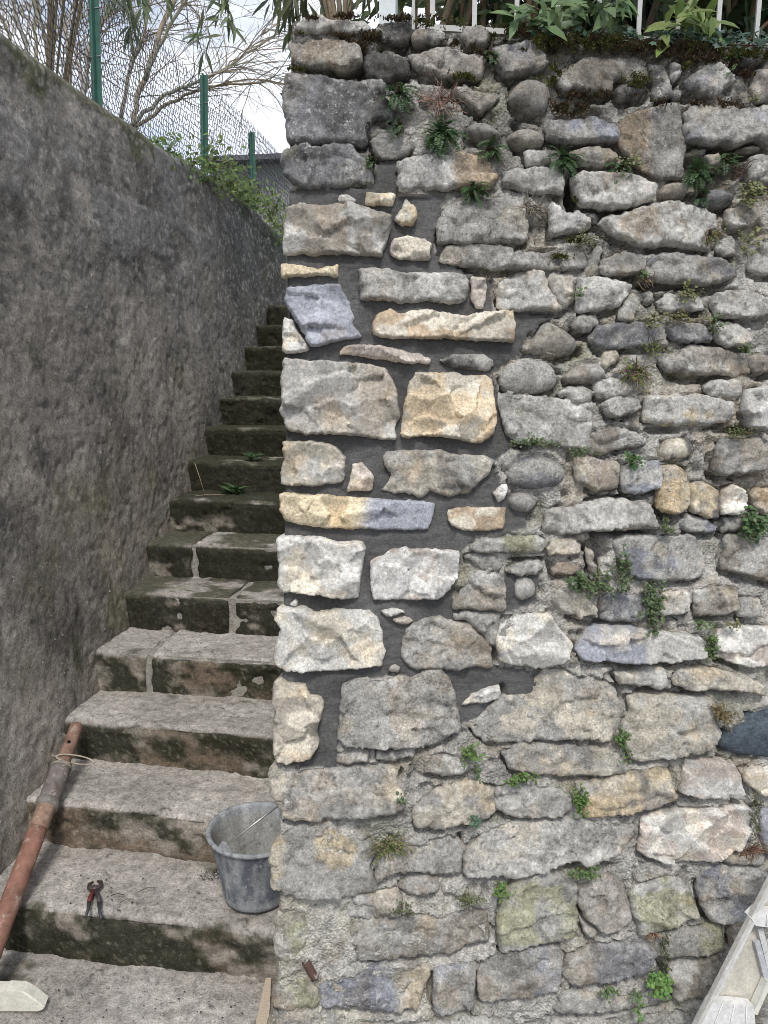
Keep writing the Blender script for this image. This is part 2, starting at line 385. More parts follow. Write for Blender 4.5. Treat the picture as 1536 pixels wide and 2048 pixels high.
# tile | kind (c cleft, w weathered, r rounded, f flush) | colours (second after / ; >t splits along the length) | proud mm | outline
STONES = """
A w lt/gr 16 155,185 205,110 300,95 430,120 560,130 600,170 625,210 480,205 350,190 165,205
A w br/gr 14 130,250 260,245 420,255 520,285 550,320 550,400 440,440 300,410 150,400
A w dk/sl 8 580,350 700,335 800,350 850,390 860,440 800,475 700,500 620,480 575,420
A w dk/dk 4 680,140 850,135 870,200 840,265 700,260 650,200
A w lt/gr 12 885,190 1000,180 1075,200 1085,260 1000,272 890,265 870,225
A w pk/br 14 1185,170 1290,160 1345,190 1350,260 1300,285 1210,290 1180,240
A w pk/br 16 860,350 960,325 1000,300 1100,290 1170,335 1250,335 1305,370 1290,470 1200,465 1100,470 960,450 880,410
A w sl/dk 20 110,450 300,470 470,490 640,500 700,515 690,600 740,680 745,745 640,735 590,800 600,870 560,890 380,875 280,880 120,880 95,700 90,570
A w sl/gr 18 100,930 160,900 330,900 480,880 590,985 620,1050 630,1130 520,1125 380,1145 150,1140 90,1080 75,1000
A w gr/lt 6 620,860 680,820 800,830 870,825 885,900 800,970 700,970 640,930
A w wh/og>.55 18 780,990 870,960 1000,945 1200,940 1330,970 1390,1080 1340,1160 1200,1150 1080,1180 960,1165 800,1180 790,1080
A w br/gr 8 1140,560 1200,515 1270,570 1380,560 1400,600 1290,690 1200,640
A r br/gr 22 1190,790 1240,750 1330,745 1410,800 1430,850 1330,860 1220,850
A w gr/bl 16 1365,290 1440,280 1524,265 1624,232 1674,330 1709,410 1634,455 1524,478 1420,475 1390,430 1385,350
A r br/gr 34 1480,560 1524,490 1624,482 1694,512 1729,580 1709,660 1674,712 1584,680 1500,645 1472,610
A r br/gr 30 1470,830 1510,795 1584,785 1654,810 1694,860 1664,905 1574,917 1500,900 1465,865
A c lt/gr 3 425,1200 470,1185 525,1225 510,1250 425,1240
A c ye/cr 8 590,1175 768,1190 750,1268 585,1260
B w lt/gr 16 -90,1060 0,1035 130,1030 280,1040 268,1130 258,1195 130,1188 0,1165 -85,1140
B w gr/lt 12 40,930 90,920 170,930 200,1000 150,1020 50,1015
B w lt/br 12 220,470 330,400 430,345 560,345 760,370 790,420 800,500 600,500 570,570 450,580 370,555 280,570 240,530
B w gr/dk 12 805,390 900,400 930,480 945,600 835,605 818,520 800,470
B r dk/gr 18 590,570 620,510 700,505 760,510 812,535 800,580 720,605 620,605
B w wh/lt 14 935,400 980,395 1005,450 965,500 935,470
B w lt/bl 26 1010,500 1100,440 1195,365 1270,430 1330,510 1270,550 1200,610 1140,590 1060,555
B w lt/gr 10 950,565 1000,560 1000,610 960,615
B w gr/sl 16 1330,370 1430,325 1500,318 1536,345 1480,380 1390,405
B w pk/lt 20 1440,440 1536,430 1640,440 1640,600 1536,620 1460,630 1420,560
B w gr/sl 28 1030,690 1110,640 1190,670 1350,670 1536,645 1650,650 1650,860 1536,890 1430,868 1330,900 1240,880 1180,890 1110,870 1040,885 1015,790
B w bl/gr 18 175,750 210,730 350,730 470,725 590,760 605,800 595,870 500,870 300,880 180,865
B w og/gr>.45 14 625,780 690,700 800,665 920,640 1000,645 1005,780 1040,900 1010,1000 1010,1090 880,1105 800,1060 720,1000 640,920 612,860
B w cr/gr 22 320,930 400,910 500,905 600,940 610,990 540,1020 440,1025 350,1000
B w lt/br 34 330,1110 400,1070 540,1080 680,1080 800,1120 820,1160 810,1230 700,1265 530,1285 380,1265 340,1200
B r br/lt 24 870,1180 900,1118 1000,1112 1060,1130 1040,1210 960,1225 880,1220
B r sl/dk 26 1100,1270 1120,1180 1200,1155 1300,1170 1335,1210 1310,1265 1200,1280
B w lt/gr 24 1390,1060 1430,965 1536,955 1650,960 1650,1130 1536,1145 1400,1125
B w br/gr 4 1150,960 1230,930 1280,990 1270,1050 1180,1010
B r br/dk 4 1350,910 1420,885 1500,890 1510,920 1400,935
C c br/lt 18 105,100 200,85 330,95 420,80 560,100 740,150 735,230 715,290 680,410 560,405 420,395 300,400 190,390 85,400 85,330 95,200
C c lt/ye 8 760,190 835,55 890,110 905,150 880,215 800,225
C c cr/pk 10 730,370 760,300 850,280 950,300 990,330 975,425 850,430 790,425 745,400
C w gr/lt 14 1025,240 1070,130 1150,60 1300,50 1450,55 1545,70 1560,150 1575,310 1540,325 1300,325 1120,330 1040,325
C w gr/lt 6 1040,440 1110,350 1250,338 1420,345 1480,370 1470,480 1390,495 1320,470 1200,465
D w gr/sl 14 -30,390 130,380 380,378 415,430 405,485 250,490 130,490 0,495 -60,470
C c ye/cr 10 70,455 200,458 280,480 415,455 415,530 280,525 160,530 75,540
C w gr/lt 18 570,490 720,488 800,505 960,505 1030,515 1180,520 1215,560 1190,640 1150,705 1080,695 950,680 820,690 700,675 580,675 565,590
C c pk/cr 6 1235,530 1320,540 1335,600 1310,720 1260,735 1235,650
C c bl/bl 20 105,600 330,580 430,580 440,620 490,690 505,760 510,830 560,900 400,935 250,965 220,920 150,790 90,690
C c lt/cr 14 85,780 145,800 175,880 212,935 232,965 225,990 100,1003 75,985
C c cr/og 18 630,830 660,770 740,725 800,760 890,735 1000,740 1200,775 1320,745 1495,740 1503,840 1485,940 1350,935 1150,920 960,915 750,915 640,890
C c pk/cr 10 425,990 480,950 620,950 760,970 930,1015 985,1040 980,1075 850,1065 650,1040 520,1020 430,1015
C w gr/dk 12 1050,1045 1160,1010 1260,1005 1360,1040 1380,1080 1330,1110 1200,1100 1090,1075
C c gr/br 20 90,1040 200,1045 330,1050 450,1060 600,1065 700,1100 745,1170 770,1230 785,1320 800,1380 765,1440 770,1530 700,1535 560,1515 400,1500 200,1500 105,1470 65,1360 80,1250 65,1170
C c oy/cr 20 860,1180 900,1125 1050,1120 1200,1135 1360,1150 1375,1290 1390,1410 1370,1500 1290,1552 1150,1535 1000,1510 810,1525 815,1420 830,1300 850,1250
D w wh/lt 22 190,130 215,85 260,130 340,150 365,120 430,180 430,230 300,270 200,290
D w dk/dk 2 390,135 470,145 500,175 490,215 435,215
D w lt/br 36 490,215 530,170 650,145 780,110 900,80 1000,90 1100,105 1190,160 1215,230 1190,300 1160,380 1050,365 940,350 840,355 740,350 640,310 560,260
D w br/lt 20 1280,130 1340,105 1480,120 1485,190 1400,230 1320,245 1275,200
D w lt/gr 12 1215,370 1240,300 1300,290 1335,340 1320,400 1260,405
D w gr/lt 16 1425,350 1480,325 1640,330 1640,520 1480,520 1420,490 1415,420
D w gr/br 16 510,480 530,420 600,390 700,390 765,440 755,510 640,530 520,515
D w gr/sl 24 775,500 815,430 900,390 1060,395 1150,410 1260,420 1330,520 1250,555 1130,580 1000,565 860,560 790,540
D f lt/cr 8 410,510 450,400 500,330 525,350 500,440 490,525 430,530
D w lt/gr 16 -140,620 -110,570 -60,540 60,490 160,500 178,600 272,740 100,740 0,745 -120,730
D f lt/gr 10 186,520 340,510 348,640 330,680 278,735 205,650
D w lt/gr 18 362,540 480,535 560,545 690,580 680,650 620,720 500,745 355,755 358,650
D w lt/cr 16 610,770 680,650 740,625 755,680 720,760 700,810 620,800
D w lt/gr 10 760,640 810,620 840,680 780,705
D w gr/lt 16 850,690 920,640 1050,645 1130,680 1135,730 1000,745 880,745
D w lt/gr 26 1180,700 1215,640 1320,625 1450,630 1530,680 1530,795 1400,790 1220,780
D r br/gr 22 30,985 110,900 150,820 200,800 300,860 365,920 360,990 300,1015 220,1030 140,1000
D f lt/gr 10 330,810 390,760 470,770 500,810 430,880 370,880
D w gr/sl 22 450,900 500,835 640,815 850,815 885,870 905,960 780,965 500,970 450,940
D w gr/sl 18 895,850 960,825 1130,825 1190,910 1150,940 950,930 910,900
D w lt/gr 18 1200,880 1220,815 1340,820 1425,900 1425,950 1280,960 1210,930
D f lt/cr 8 520,1060 540,980 610,985 635,1030 600,1060 530,1100
D w br/lt 22 860,1040 950,1000 1080,960 1250,970 1390,1040 1405,1120 1350,1140 1180,1135 1040,1130 920,1120
D w br/gr 16 1410,1030 1450,1010 1600,1015 1600,1120 1450,1130 1412,1080
D r gr/lt 24 -120,1130 -60,1060 40,1030 160,1040 240,1110 245,1190 190,1235 60,1255 -60,1250 -110,1200
D r br/gr 26 265,1150 330,1090 440,1055 520,1075 545,1135 500,1180 420,1195 310,1190
D w lt/gr 16 1140,1210 1200,1165 1368,1165 1362,1290 1300,1280 1180,1265
D c wh/lt 26 1375,1235 1430,1215 1640,1200 1640,1450 1520,1475 1400,1455 1385,1400 1355,1360 1368,1300
F w gr/lt 18 -115,15 0,30 140,38 275,66 300,50 350,90 452,80 445,220 430,365 330,360 200,330 40,330 -50,300 -90,180
D f lt/gr 14 225,1245 330,1205 430,1212 455,1270 455,1305 350,1310 300,1270 270,1288
D f lt/gr 8 480,1180 600,1150 680,1190 720,1240 600,1270 500,1290 475,1240
F w gr/br 22 510,95 560,48 640,45 730,60 745,120 660,150 560,175 530,130
F w lt/ye 26 770,150 800,42 880,38 1100,30 1180,50 1300,70 1310,130 1295,190 1160,205 1060,215 900,215 780,200
F f br/lt 6 435,380 470,260 600,220 780,280 785,340 640,360 520,400 445,400
F r dk/cr 22 880,360 920,290 1040,285 1090,350 1070,410 960,440 880,430
F w lt/gr 20 1190,500 1200,380 1240,300 1400,310 1480,285 1515,340 1500,430 1515,490 1350,515 1220,525
F r sl/gr 32 -75,520 -40,450 30,410 130,400 240,430 295,490 280,560 200,610 90,615 0,595 -50,565
F w cr/pk 24 345,470 360,420 450,415 540,440 600,450 618,520 600,600 470,620 400,580 355,560
F w lt/bl 22 630,530 650,470 760,440 865,440 865,590 800,625 720,640 650,625
F w ye/cr 28 850,720 880,480 960,475 1010,500 1040,580 1030,740 950,755 880,745
F w ye/dk 24 1048,600 1100,560 1190,590 1222,630 1215,785 1130,780 1060,740 1042,690
F c wh/cr 24 1225,730 1250,620 1310,585 1370,610 1395,690 1380,760 1290,770 1235,765
F w cr/og 20 1440,650 1480,610 1620,605 1620,760 1500,765 1460,720
F r gr/sl 26 -70,680 -30,635 50,625 110,660 125,700 70,760 -20,750
F w lt/gr 24 160,820 180,740 300,720 460,680 600,672 780,690 810,740 860,850 740,860 560,865 430,865 280,890 170,865
F w bl/lt 14 990,830 1040,770 1130,790 1210,830 1205,870 1060,880 1000,850
F w lt/gr 14 1240,850 1270,790 1360,770 1400,830 1330,870 1260,875
F w lt/gn 18 -280,945 -180,912 0,898 110,892 172,930 168,970 120,993 0,1000 -150,998 -280,985
F w cr/pk 22 178,970 210,920 330,905 385,950 370,995 280,1020 190,1010
F w lt/gr 14 -80,1110 0,1062 130,1058 155,1090 110,1128 0,1135
F w pk/og 16 205,1100 240,1060 360,1060 385,1100 360,1125 220,1135
F c br/gr 14 410,960 460,1000 480,1130 440,1180 420,1080
F c gr/sl 8 490,1060 560,1020 585,1080 570,1150 492,1170
F w lt/bl 26 610,1030 600,930 660,905 800,900 1080,900 1110,960 1140,1050 1130,1130 1050,1165 850,1165 700,1160 680,1100
F w br/lt 20 1250,1060 1280,890 1450,900 1640,930 1640,1190 1500,1175 1400,1140 1250,1100
F r gr/lt 24 -25,1200 0,1150 70,1145 115,1190 115,1255 60,1295 0,1295 -20,1260
E c cr/lt 16 80,315 250,315 360,325 420,375 460,410 450,520 440,560 360,575 250,590 70,582 65,480 85,420
E c cr/pk 8 475,620 505,455 560,445 600,490 632,530 630,615 540,620
E w gr/cr 16 708,400 720,378 880,370 1050,378 1150,405 1290,405 1365,440 1340,510 1270,570 1220,630 1100,650 1040,640 980,625 940,650 850,635 690,610 740,560 760,500 708,470
E c ye/bl>.55 16 65,637 300,645 560,662 800,680 1010,690 1000,760 970,850 930,862 760,860 560,855 400,848 220,830 100,800 65,740
E c og/cr 10 1095,740 1150,725 1300,718 1445,722 1440,800 1430,850 1330,865 1190,865 1130,840 1095,800
E c wh/wh 8 1365,640 1420,575 1455,580 1460,620 1440,670 1405,688 1385,655
E c lt/cr 18 45,910 150,895 300,905 400,935 575,935 570,1050 555,1130 540,1283 400,1275 230,1255 65,1240 45,1170 55,1090 40,1000
E c wh/pk 16 620,1050 700,1010 740,980 900,970 1050,985 1160,990 1155,1080 1150,1150 1090,1230 1030,1288 850,1285 640,1288 620,1180
E w gr/lt 16 1140,1270 1230,1160 1280,1120 1400,1130 1445,1200 1440,1340 1410,1352 1200,1350 1130,1340
E f lt/gr 8 1195,1040 1225,1000 1380,1010 1420,1080 1390,1120 1280,1080
G c lt/cr 18 45,110 200,108 270,140 400,120 600,125 655,165 680,260 690,300 698,380 680,465 500,485 300,493 100,495 30,450 30,340 70,240 35,180
G c wh/wh 4 120,90 150,60 165,70 160,100
G c lt/gr 6 680,130 740,120 810,125 840,145 720,163
G c og/br 4 755,185 830,170 880,190 860,205 790,210
G w br/gr 14 815,330 850,240 960,170 1100,185 1220,220 1300,300 1355,360 1350,480 1230,470 1150,495 1000,470 920,485 860,465 810,390
G f lt/gr 8 1145,140 1400,135 1420,200 1390,330 1340,340 1290,250 1210,195 1140,185
G w gr/gr 3 730,500 760,455 800,475 790,500
G c cr/br 18 25,570 60,545 100,570 210,580 235,650 310,655 328,690 310,790 280,860 300,930 250,1020 100,1060 40,1055 20,1000 15,870 30,750 15,680
G w gr/lt 18 450,590 560,550 700,560 800,540 880,550 960,500 1050,480 1085,540 1130,640 1150,760 1155,850 1080,900 1000,945 800,960 600,960 480,950 425,900 440,780
G c lt/cr 12 1175,710 1240,640 1400,590 1415,640 1400,675 1280,700
G w lt/gr 10 415,1060 430,1010 520,980 600,1000 590,1055 480,1070
G w lt/gr 8 660,1040 670,1000 800,985 890,968 870,1020 760,1050
G w gr/cr 20 10,1110 60,1082 200,1110 420,1102 640,1088 790,1095 760,1160 790,1220 820,1300 770,1370 620,1380 400,1400 250,1415 120,1405 60,1330 5,1260
H c lt/cr 24 -140,340 -120,240 -60,180 60,140 200,150 220,200 330,330 300,410 240,455 100,470 -20,465 -120,430
G f br/lt 8 960,1100 1000,1010 1100,1030 1220,1050 1220,1130 1050,1140 970,1130
H w cr/gn 22 210,60 240,0 400,-10 440,70 490,120 460,150 350,160 260,120
H w bl/sl 20 495,60 540,30 600,20 760,35 770,120 740,190 560,185 505,160
H w lt/pk 18 860,100 890,10 1040,5 1045,130 960,150 880,150
H w br/lt 18 1085,150 1080,0 1200,-15 1340,0 1320,120 1230,155 1120,158
H w lt/gr 14 1335,110 1350,50 1480,50 1480,150 1400,175 1350,160
H c lt/bl 24 390,430 350,350 420,230 540,215 680,220 860,250 1000,270 1110,280 1135,360 1130,410 1000,430 900,448 700,440 480,435
H c lt/pk 18 1205,370 1230,240 1350,220 1640,230 1640,460 1380,470 1280,430 1210,410
H w lt/cr 22 600,510 700,490 890,478 915,570 880,610 760,590 620,570
H w lt/cr 22 955,550 1000,490 1120,480 1300,500 1400,540 1475,560 1478,638 1380,620 1250,605 1080,610 980,590
H w cr/gr 18 110,540 180,490 280,500 400,560 440,540 520,570 590,600 600,680 630,700 620,780 560,900 400,910 200,915 0,925 -180,935 -290,830 -200,760 -100,660 0,650 100,640
H w lt/cr 24 640,840 690,740 670,660 750,645 900,655 1060,665 1170,670 1215,720 1200,800 1235,870 1190,970 1100,1000 900,1020 760,1045 690,1030 650,930
H r ds/ds 30 1220,930 1290,860 1360,800 1440,735 1536,725 1660,740 1660,1030 1536,1035 1350,1020 1250,980
H w gr/cr 14 0,950 200,955 420,960 600,965 660,1080 640,1125 430,1140 250,1135 100,1125 -50,1100 -90,1010
H w br/ye 24 365,1200 450,1170 640,1140 860,1090 910,1110 940,1200 985,1280 900,1320 700,1365 500,1390 420,1388 390,1300
H c lt/pk 22 1000,1120 1030,1040 1180,1040 1330,1070 1365,1140 1370,1270 1250,1270 1100,1260 980,1230
H c wh/cr 24 1390,1120 1430,1085 1640,1090 1640,1240 1480,1255 1440,1220 1385,1170
H w lt/gr 20 -130,1340 -140,1230 -20,1200 180,1200 310,1260 320,1340 250,1380 100,1400 -60,1380
I w cr/gr 20 885,200 880,110 1000,15 1100,-30 1250,-60 1370,0 1395,120 1330,170 1150,215 1000,228 890,222
I w gr/ye 14 20,340 100,250 190,225 370,235 420,290 600,330 640,400 600,470 645,560 635,620 400,645 150,655 60,600 20,600 10,480
I w gr/br 14 650,470 700,360 900,340 1060,305 1150,320 1180,400 1170,515 1000,520 850,490 720,510 660,540
I f br/gr 6 790,610 830,530 1000,528 1040,590 1000,640 860,640
I w lt/gr 18 1195,490 1220,360 1350,260 1524,200 1700,190 1864,180 2080,220 2230,240 2210,300 2140,385 2060,430 1960,455 1830,435 1700,482 1524,515 1300,525 1210,520
I f gr/lt 6 540,640 660,630 780,610 800,680 780,780 640,795 500,800 480,700
I w br/gr 12 510,830 620,800 760,805 900,770 1050,800 1200,740 1320,760 1340,930 1200,950 1100,1010 900,1020 700,1040 560,1050 520,960
I f gn/br 8 50,750 130,740 230,760 240,900 200,1000 120,1060 40,1040 25,900
I f br/gn 8 30,1240 70,1160 200,1100 300,1180 305,1260 295,1340 100,1350 20,1340
I w bl/cr>.7 14 315,1200 540,1120 620,1090 880,1100 970,1080 975,1150 930,1260 900,1325 680,1335 500,1340 315,1330
I w gr/bl 18 1005,1340 1005,1110 1100,1080 1260,1090 1255,1190 1240,1290 1250,1345 1060,1358
I w gr/bl 16 1290,1280 1275,1110 1400,1010 1560,975 1784,970 1784,1080 1774,1220 1600,1260 1430,1280 1330,1290
I w gn/gr 18 1410,985 1400,800 1440,640 1524,530 1700,500 1830,540 1888,585 1880,760 1870,900 1720,920 1524,965
I f gr/br 6 0,1370 330,1365 410,1385 420,1480 410,1560 0,1560
I f br/gr 6 440,1420 900,1410 980,1440 980,1560 440,1560
I f gr/lt 8 1020,1420 1300,1400 1480,1420 1500,1560 1020,1560
J c lt/pk 24 740,320 760,180 870,140 1000,120 1200,110 1380,85 1450,110 1440,180 1390,250 1350,340 1240,400 1060,430 900,445 800,415 735,370
J w br/pk 16 375,590 560,520 640,580 690,740 690,800 610,850 530,875 490,850 400,770 370,700
J w br/gr 12 370,780 440,815 485,865 478,890 425,900 390,830
J w gn/lt 18 680,640 750,580 900,540 1030,560 1080,680 1100,755 1000,810 860,850 740,880 720,800 695,700
J w lt/bl 26 1095,620 1130,500 1170,475 1380,470 1480,490 1620,560 1620,740 1480,750 1380,780 1290,805 1200,810 1140,740
J w gr/gn 18 855,960 870,880 980,855 1235,830 1248,920 1245,985 1100,1010 930,1025 860,1015
J w lt/br 20 920,1110 1000,1070 1150,1040 1250,1008 1275,1070 1260,1180 1210,1240 1080,1250 1010,1285 960,1280 940,1180
J w br/sl>.35 18 270,1130 300,1040 430,960 600,940 820,930 830,1000 810,1080 730,1140 600,1175 440,1185 340,1185
J w lt/gr 16 240,1340 300,1230 500,1240 620,1260 900,1250 920,1290 820,1330 640,1355 450,1365 300,1360
J f lt/gr 8 700,1560 760,1440 800,1400 1000,1380 1080,1420 1080,1560
J w gr/br 10 1290,880 1340,800 1420,790 1450,830 1400,930 1310,945
J w gr/br 10 1300,1290 1480,1270 1640,1280 1640,1420 1520,1440 1310,1420
J f br/gr 8 1240,430 1330,370 1480,375 1520,420 1480,465 1280,455
J w bl/gr 14 1500,130 1640,140 1640,380 1520,390 1490,250
"""
def parse():
    out = []
    for ln in STONES.strip().splitlines():
        t, kind, cc, pr, *pts = ln.split()
        sp = None
        if '>' in cc: cc, sp = cc.split('>'); sp = float(sp)
        a, b = cc.split('/')
        ox, oy = TILE[t]
        px = [(ox + float(p.split(',')[0]) / 3.072, oy + float(p.split(',')[1]) / 3.072) for p in pts]
        out.append((kind, PAL[a], PAL[b], sp, float(pr) / 1000, px))
    return out
SL = parse()
def inside(P, poly):
    x, y = P[:, 0], P[:, 1]; r = np.zeros(len(P), bool); j = len(poly) - 1
    for i in range(len(poly)):
        xi, yi = poly[i]; xj, yj = poly[j]
        if yi != yj:
            m = ((yi > y) != (yj > y)) & (x < (xj - xi) * (y - yi) / (yj - yi) + xi); r ^= m
        j = i
    return r
def bdist(P, poly):
    d = np.full(len(P), 9.0); a = np.asarray(poly); b = np.roll(a, -1, 0)
    for p, q in zip(a, b):
        e = q - p; t = np.clip(((P - p) @ e) / (e @ e + 1e-12), 0, 1)
        d = np.minimum(d, np.hypot(*(P - p - t[:, None] * e).T))
    return d
def outline(px, kind, seed):
    p = np.array([wuv(*q) for q in px])
    if p[:, 0].size and np.sum(p[:, 0] * np.roll(p[:, 1], -1) - np.roll(p[:, 0], -1) * p[:, 1]) < 0: p = p[::-1]
    cc0 = p.mean(0); sm = np.ptp(p, axis=0).min() < .085; p = cc0 + (p - cc0) * {'c': 1.015, 'w': 1.075 if sm else 1.04, 'f': 1.07, 'r': 1.04}[kind]
    for it in range({'c': 1, 'w': 1, 'f': 2, 'r': 3}[kind]):                          # soften the corners
        w = {'c': .07, 'w': .1, 'f': .18, 'r': .25}[kind]
        q = np.roll(p, -1, 0); p = np.stack([p * (1 - w) + q * w, p * w + q * (1 - w)], 1).reshape(-1, 2)
    q = np.roll(p, -1, 0); out = []
    for a, b in zip(p, q):
        n = max(1, int(round(np.hypot(*(b - a)) / (.007 if kind != 'c' else .005))))
        for k in range(n): out.append(a + (b - a) * k / n)
    p = np.array(out)
    keep = [0]
    for i in range(1, len(p)):
        if np.hypot(*(p[i] - p[keep[-1]])) > .0035: keep.append(i)
    p = p[keep]
    t = np.roll(p, -1, 0) - np.roll(p, 1, 0); t /= np.linalg.norm(t, axis=1)[:, None] + 1e-9
    amp = {'c': .0032, 'w': .0048, 'f': .006, 'r': .001}[kind]
    nz = fbm(p[:, 0] * 45, p[:, 1] * 45, s=seed, o=4, g=.7) * amp * 1.7
    return p + np.stack([t[:, 1], -t[:, 0]], 1) * nz[:, None]
def rpt(n, lo, hi): return RNG.uniform(lo, hi, n)
def make_stone(i, kind, c1, c2, sp, pr, px):
    poly = outline(px, kind, 100 + i)
    g = .0058
    lo, hi = poly.min(0), poly.max(0)
    if (hi - lo).max() > .24: g = .0066
    if kind == 'c': g = .0042
    X, Y = np.meshgrid(np.arange(lo[0], hi[0], g), np.arange(lo[1], hi[1], g))
    P = np.stack([X.ravel(), Y.ravel()], 1); P += RNG.uniform(-.3, .3, P.shape) * g
    m = inside(P, poly); P = P[m]
    if len(P): P = P[bdist(P, poly) > g * .55]
    nb = len(poly)
    allp = np.vstack([poly, P]) if len(P) else poly
    vs, _, fs, ov, _, _ = mgeo.delaunay_2d_cdt([Vector(q) for q in allp], [(k, (k + 1) % nb) for k in range(nb)], [], 1, 1e-6)
    V = np.array([tuple(v) for v in vs])
    cen = V.mean(0)
    f2 = []
    for f in fs: f2.append(tuple(f))
    d = bdist(V, poly); size = hi - lo; small = float(min(size))
    er = {'c': .003, 'w': .004, 'f': .009, 'r': small * .48}[kind]; er = min(er, small * .48)
    t = np.clip(d / er, 0, 1)
    prof = np.sqrt(np.clip(1 - (1 - t) ** 2, 0, 1)) if kind == 'r' else np.clip(.25 + .75 * t, 0, 1)
    low = {'c': -.003, 'w': -.005, 'f': -.010, 'r': -.018}[kind]; pr = pr * (.85 if kind == 'c' else .78)
    Q = (V - cen) / max(size.max(), .05)
    x, y = V[:, 0], V[:, 1]
    h = np.zeros(len(V))
    if kind == 'c':
        pl = [((V - (cen + RNG.uniform(-.3, .3, 2) * size)) @ (RNG.uniform(-1, 1, 2) * np.array([.10, .14]))) + RNG.uniform(0, .008) for _ in range(4)]
        h += np.clip(np.min(pl, 0), -.010, .008)
        n = max(4, int(size[0] * size[1] / .0030)); sd = cen + RNG.uniform(-.5, .5, (n, 2)) * size * 1.05
        wx, wy = .010 * fbm(x * 30, y * 30, s=i), .010 * fbm(x * 30 + 5, y * 30, s=i + 2)
        D = np.hypot(V[:, None, 0] + wx[:, None] - sd[None, :, 0], (V[:, None, 1] + wy[:, None] - sd[None, :, 1]) * 1.35)
        ix = D.argmin(1); tl = RNG.uniform(-.5, .5, (n, 2)) * np.array([.8, 1.15]); of = RNG.uniform(-.003, .003, n)
        h += np.clip(((V - sd[ix]) * tl[ix]).sum(1) + of[ix], -.014, .012) + 3 * np.minimum(D.min(1), .03) ** 2
        h += .0012 * fbm(x * 60, y * 60, s=i + 3, o=4, g=.6)
        h = np.maximum(h, -pr + .001)
    elif kind == 'w' or kind == 'f':
        h += (V - cen) @ np.array([RNG.uniform(-.06, .06), RNG.uniform(-.14, .02)])
        pl = [((V - (cen + RNG.uniform(-.35, .35, 2) * size)) @ (RNG.uniform(-1, 1, 2) * np.array([.09, .15]))) + RNG.uniform(0, .006) for _ in range(4)]
        h += np.clip(np.min(pl, 0), -.008, .006)
        n = max(3, int(size[0] * size[1] / .0026)); sd = cen + RNG.uniform(-.5, .5, (n, 2)) * size
        wx, wy = .014 * fbm(x * 28, y * 28, s=i, o=4), .010 * fbm(x * 28 + 5, y * 28, s=i + 2, o=4)
        D = np.hypot(V[:, None, 0] + wx[:, None] - sd[None, :, 0], (V[:, None, 1] + wy[:, None] - sd[None, :, 1]) * 1.8)
        ix = D.argmin(1); tl = RNG.uniform(-.22, .22, (n, 2)) * np.array([.8, 1.2]); of = RNG.uniform(-.0035, .0035, n)
        h += np.clip(((V - sd[ix]) * tl[ix]).sum(1) + of[ix], -.008, .007)
        h += .0042 * fbm(x * 26, y * 40, s=i + 5, o=5, g=.62) + .0032 * fbm(x * 95, y * 95, s=i + 9, o=2, g=.6)
    else:
        h += .004 * fbm(x * 20, y * 20, s=i, o=4)
        h += (V - cen) @ RNG.uniform(-.06, .06, 2)
    H = low + (pr - low + h) * prof
    if kind != 'r': H = np.where(d > .004, np.maximum(H, -.004), H)
    H = np.where(d < 1e-4, np.minimum(H, pr), H)
    pos = P0[None] + V[:, :1] * WD[None] + V[:, 1:] * WU[None] + H[:, None] * WN[None]
    # colour: two tones in patches, or split along the length
    n1 = fbm(x * 13, y * 13, s=i + 21, o=5, g=.6)
    if sp is not None: w = ss(-.06, .06, (x - lo[0]) / size[0] - sp + .09 * fbm(x * 9, y * 22, s=i + 31, o=5, g=.65))
    else: w = ss(-.06, .16, n1 + RNG.uniform(-.12, .02))
    C = np.array(c1)[None] * (1 - w[:, None]) + np.array(c2)[None] * w[:, None]
    bed = fbm(x * 5, y * 60, s=i + 51, o=3) if (i * 7) % 3 else fbm(x * 60, y * 60, s=i + 51, o=3)
    C = C * (1 + .2 * bed[:, None]) * RNG.uniform(.9, 1.1)
    warm = ss(.18, .5, fbm(x * 11, y * 11, s=i + 71, o=4))[:, None] * (.35 if kind != 'r' else .1)
    C = C * (1 - warm) + C * np.array([1.2, .98, .72])[None] * warm
    if kind == 'c':                                                                      # facet shading painted into the colour: bright ridge lines, random mineral tone per face
        if len(ix) and D.shape[1] > 1:
            ds = np.sort(D, 1); e = 1 - ss(.0, .0035, ds[:, 1] - ds[:, 0]); C = C * (1 + .3 * e[:, None]) * RNG.uniform(.8, 1.18, D.shape[1])[ix][:, None]
    if kind in 'wf':
        gk = (ss(.0, .35, fbm(x * 10, y * 10, s=i + 81, o=5, g=.65)) * .55)[:, None]; C = C * (1 - gk) + C * np.array([.42, .41, .40])[None] * gk
        pk_ = (ss(.1, .35, fbm(x * 14, y * 14, s=i + 91, o=5, g=.65)) * .4)[:, None]; C = C * (1 - pk_) + np.array([.62, .61, .57])[None] * pk_ * (0 if c1 == PAL['dk'] else 1) + (C * pk_ if c1 == PAL['dk'] else 0)
    a = {'c': .22, 'w': .85, 'f': .8, 'r': .5}[kind] * RNG.uniform(.5, 1.45) * np.ones(len(V))
    hz = ss(1.95, 2.35, P0[2] + cen[1] * WU[2])
    if kind != 'c':                                                                      # black crust on the oldest top courses
        tk = (hz * ss(-.25, .25, fbm(x * 9, y * 9, s=i + 61, o=5, g=.65)) * .42)[:, None]; C = C * (1 - tk) + np.array([.105, .10, .088])[None] * tk
    if c1 == PAL['ds']: a *= .15
    C = np.clip(np.c_[C, a], 0, .85)
    # flanks reaching back into the wall
    left = np.min([q[0] for q in px]) < 600
    dep = .16 if left else .06
    ids = [k for k in range(len(V)) if d[k] < 1e-5]
    vi = {}
    for k, o in enumerate(ov):
        for q in o:
            if q < nb: vi[q] = k
    ring = [vi[q] for q in range(nb) if q in vi]
    base = len(pos)
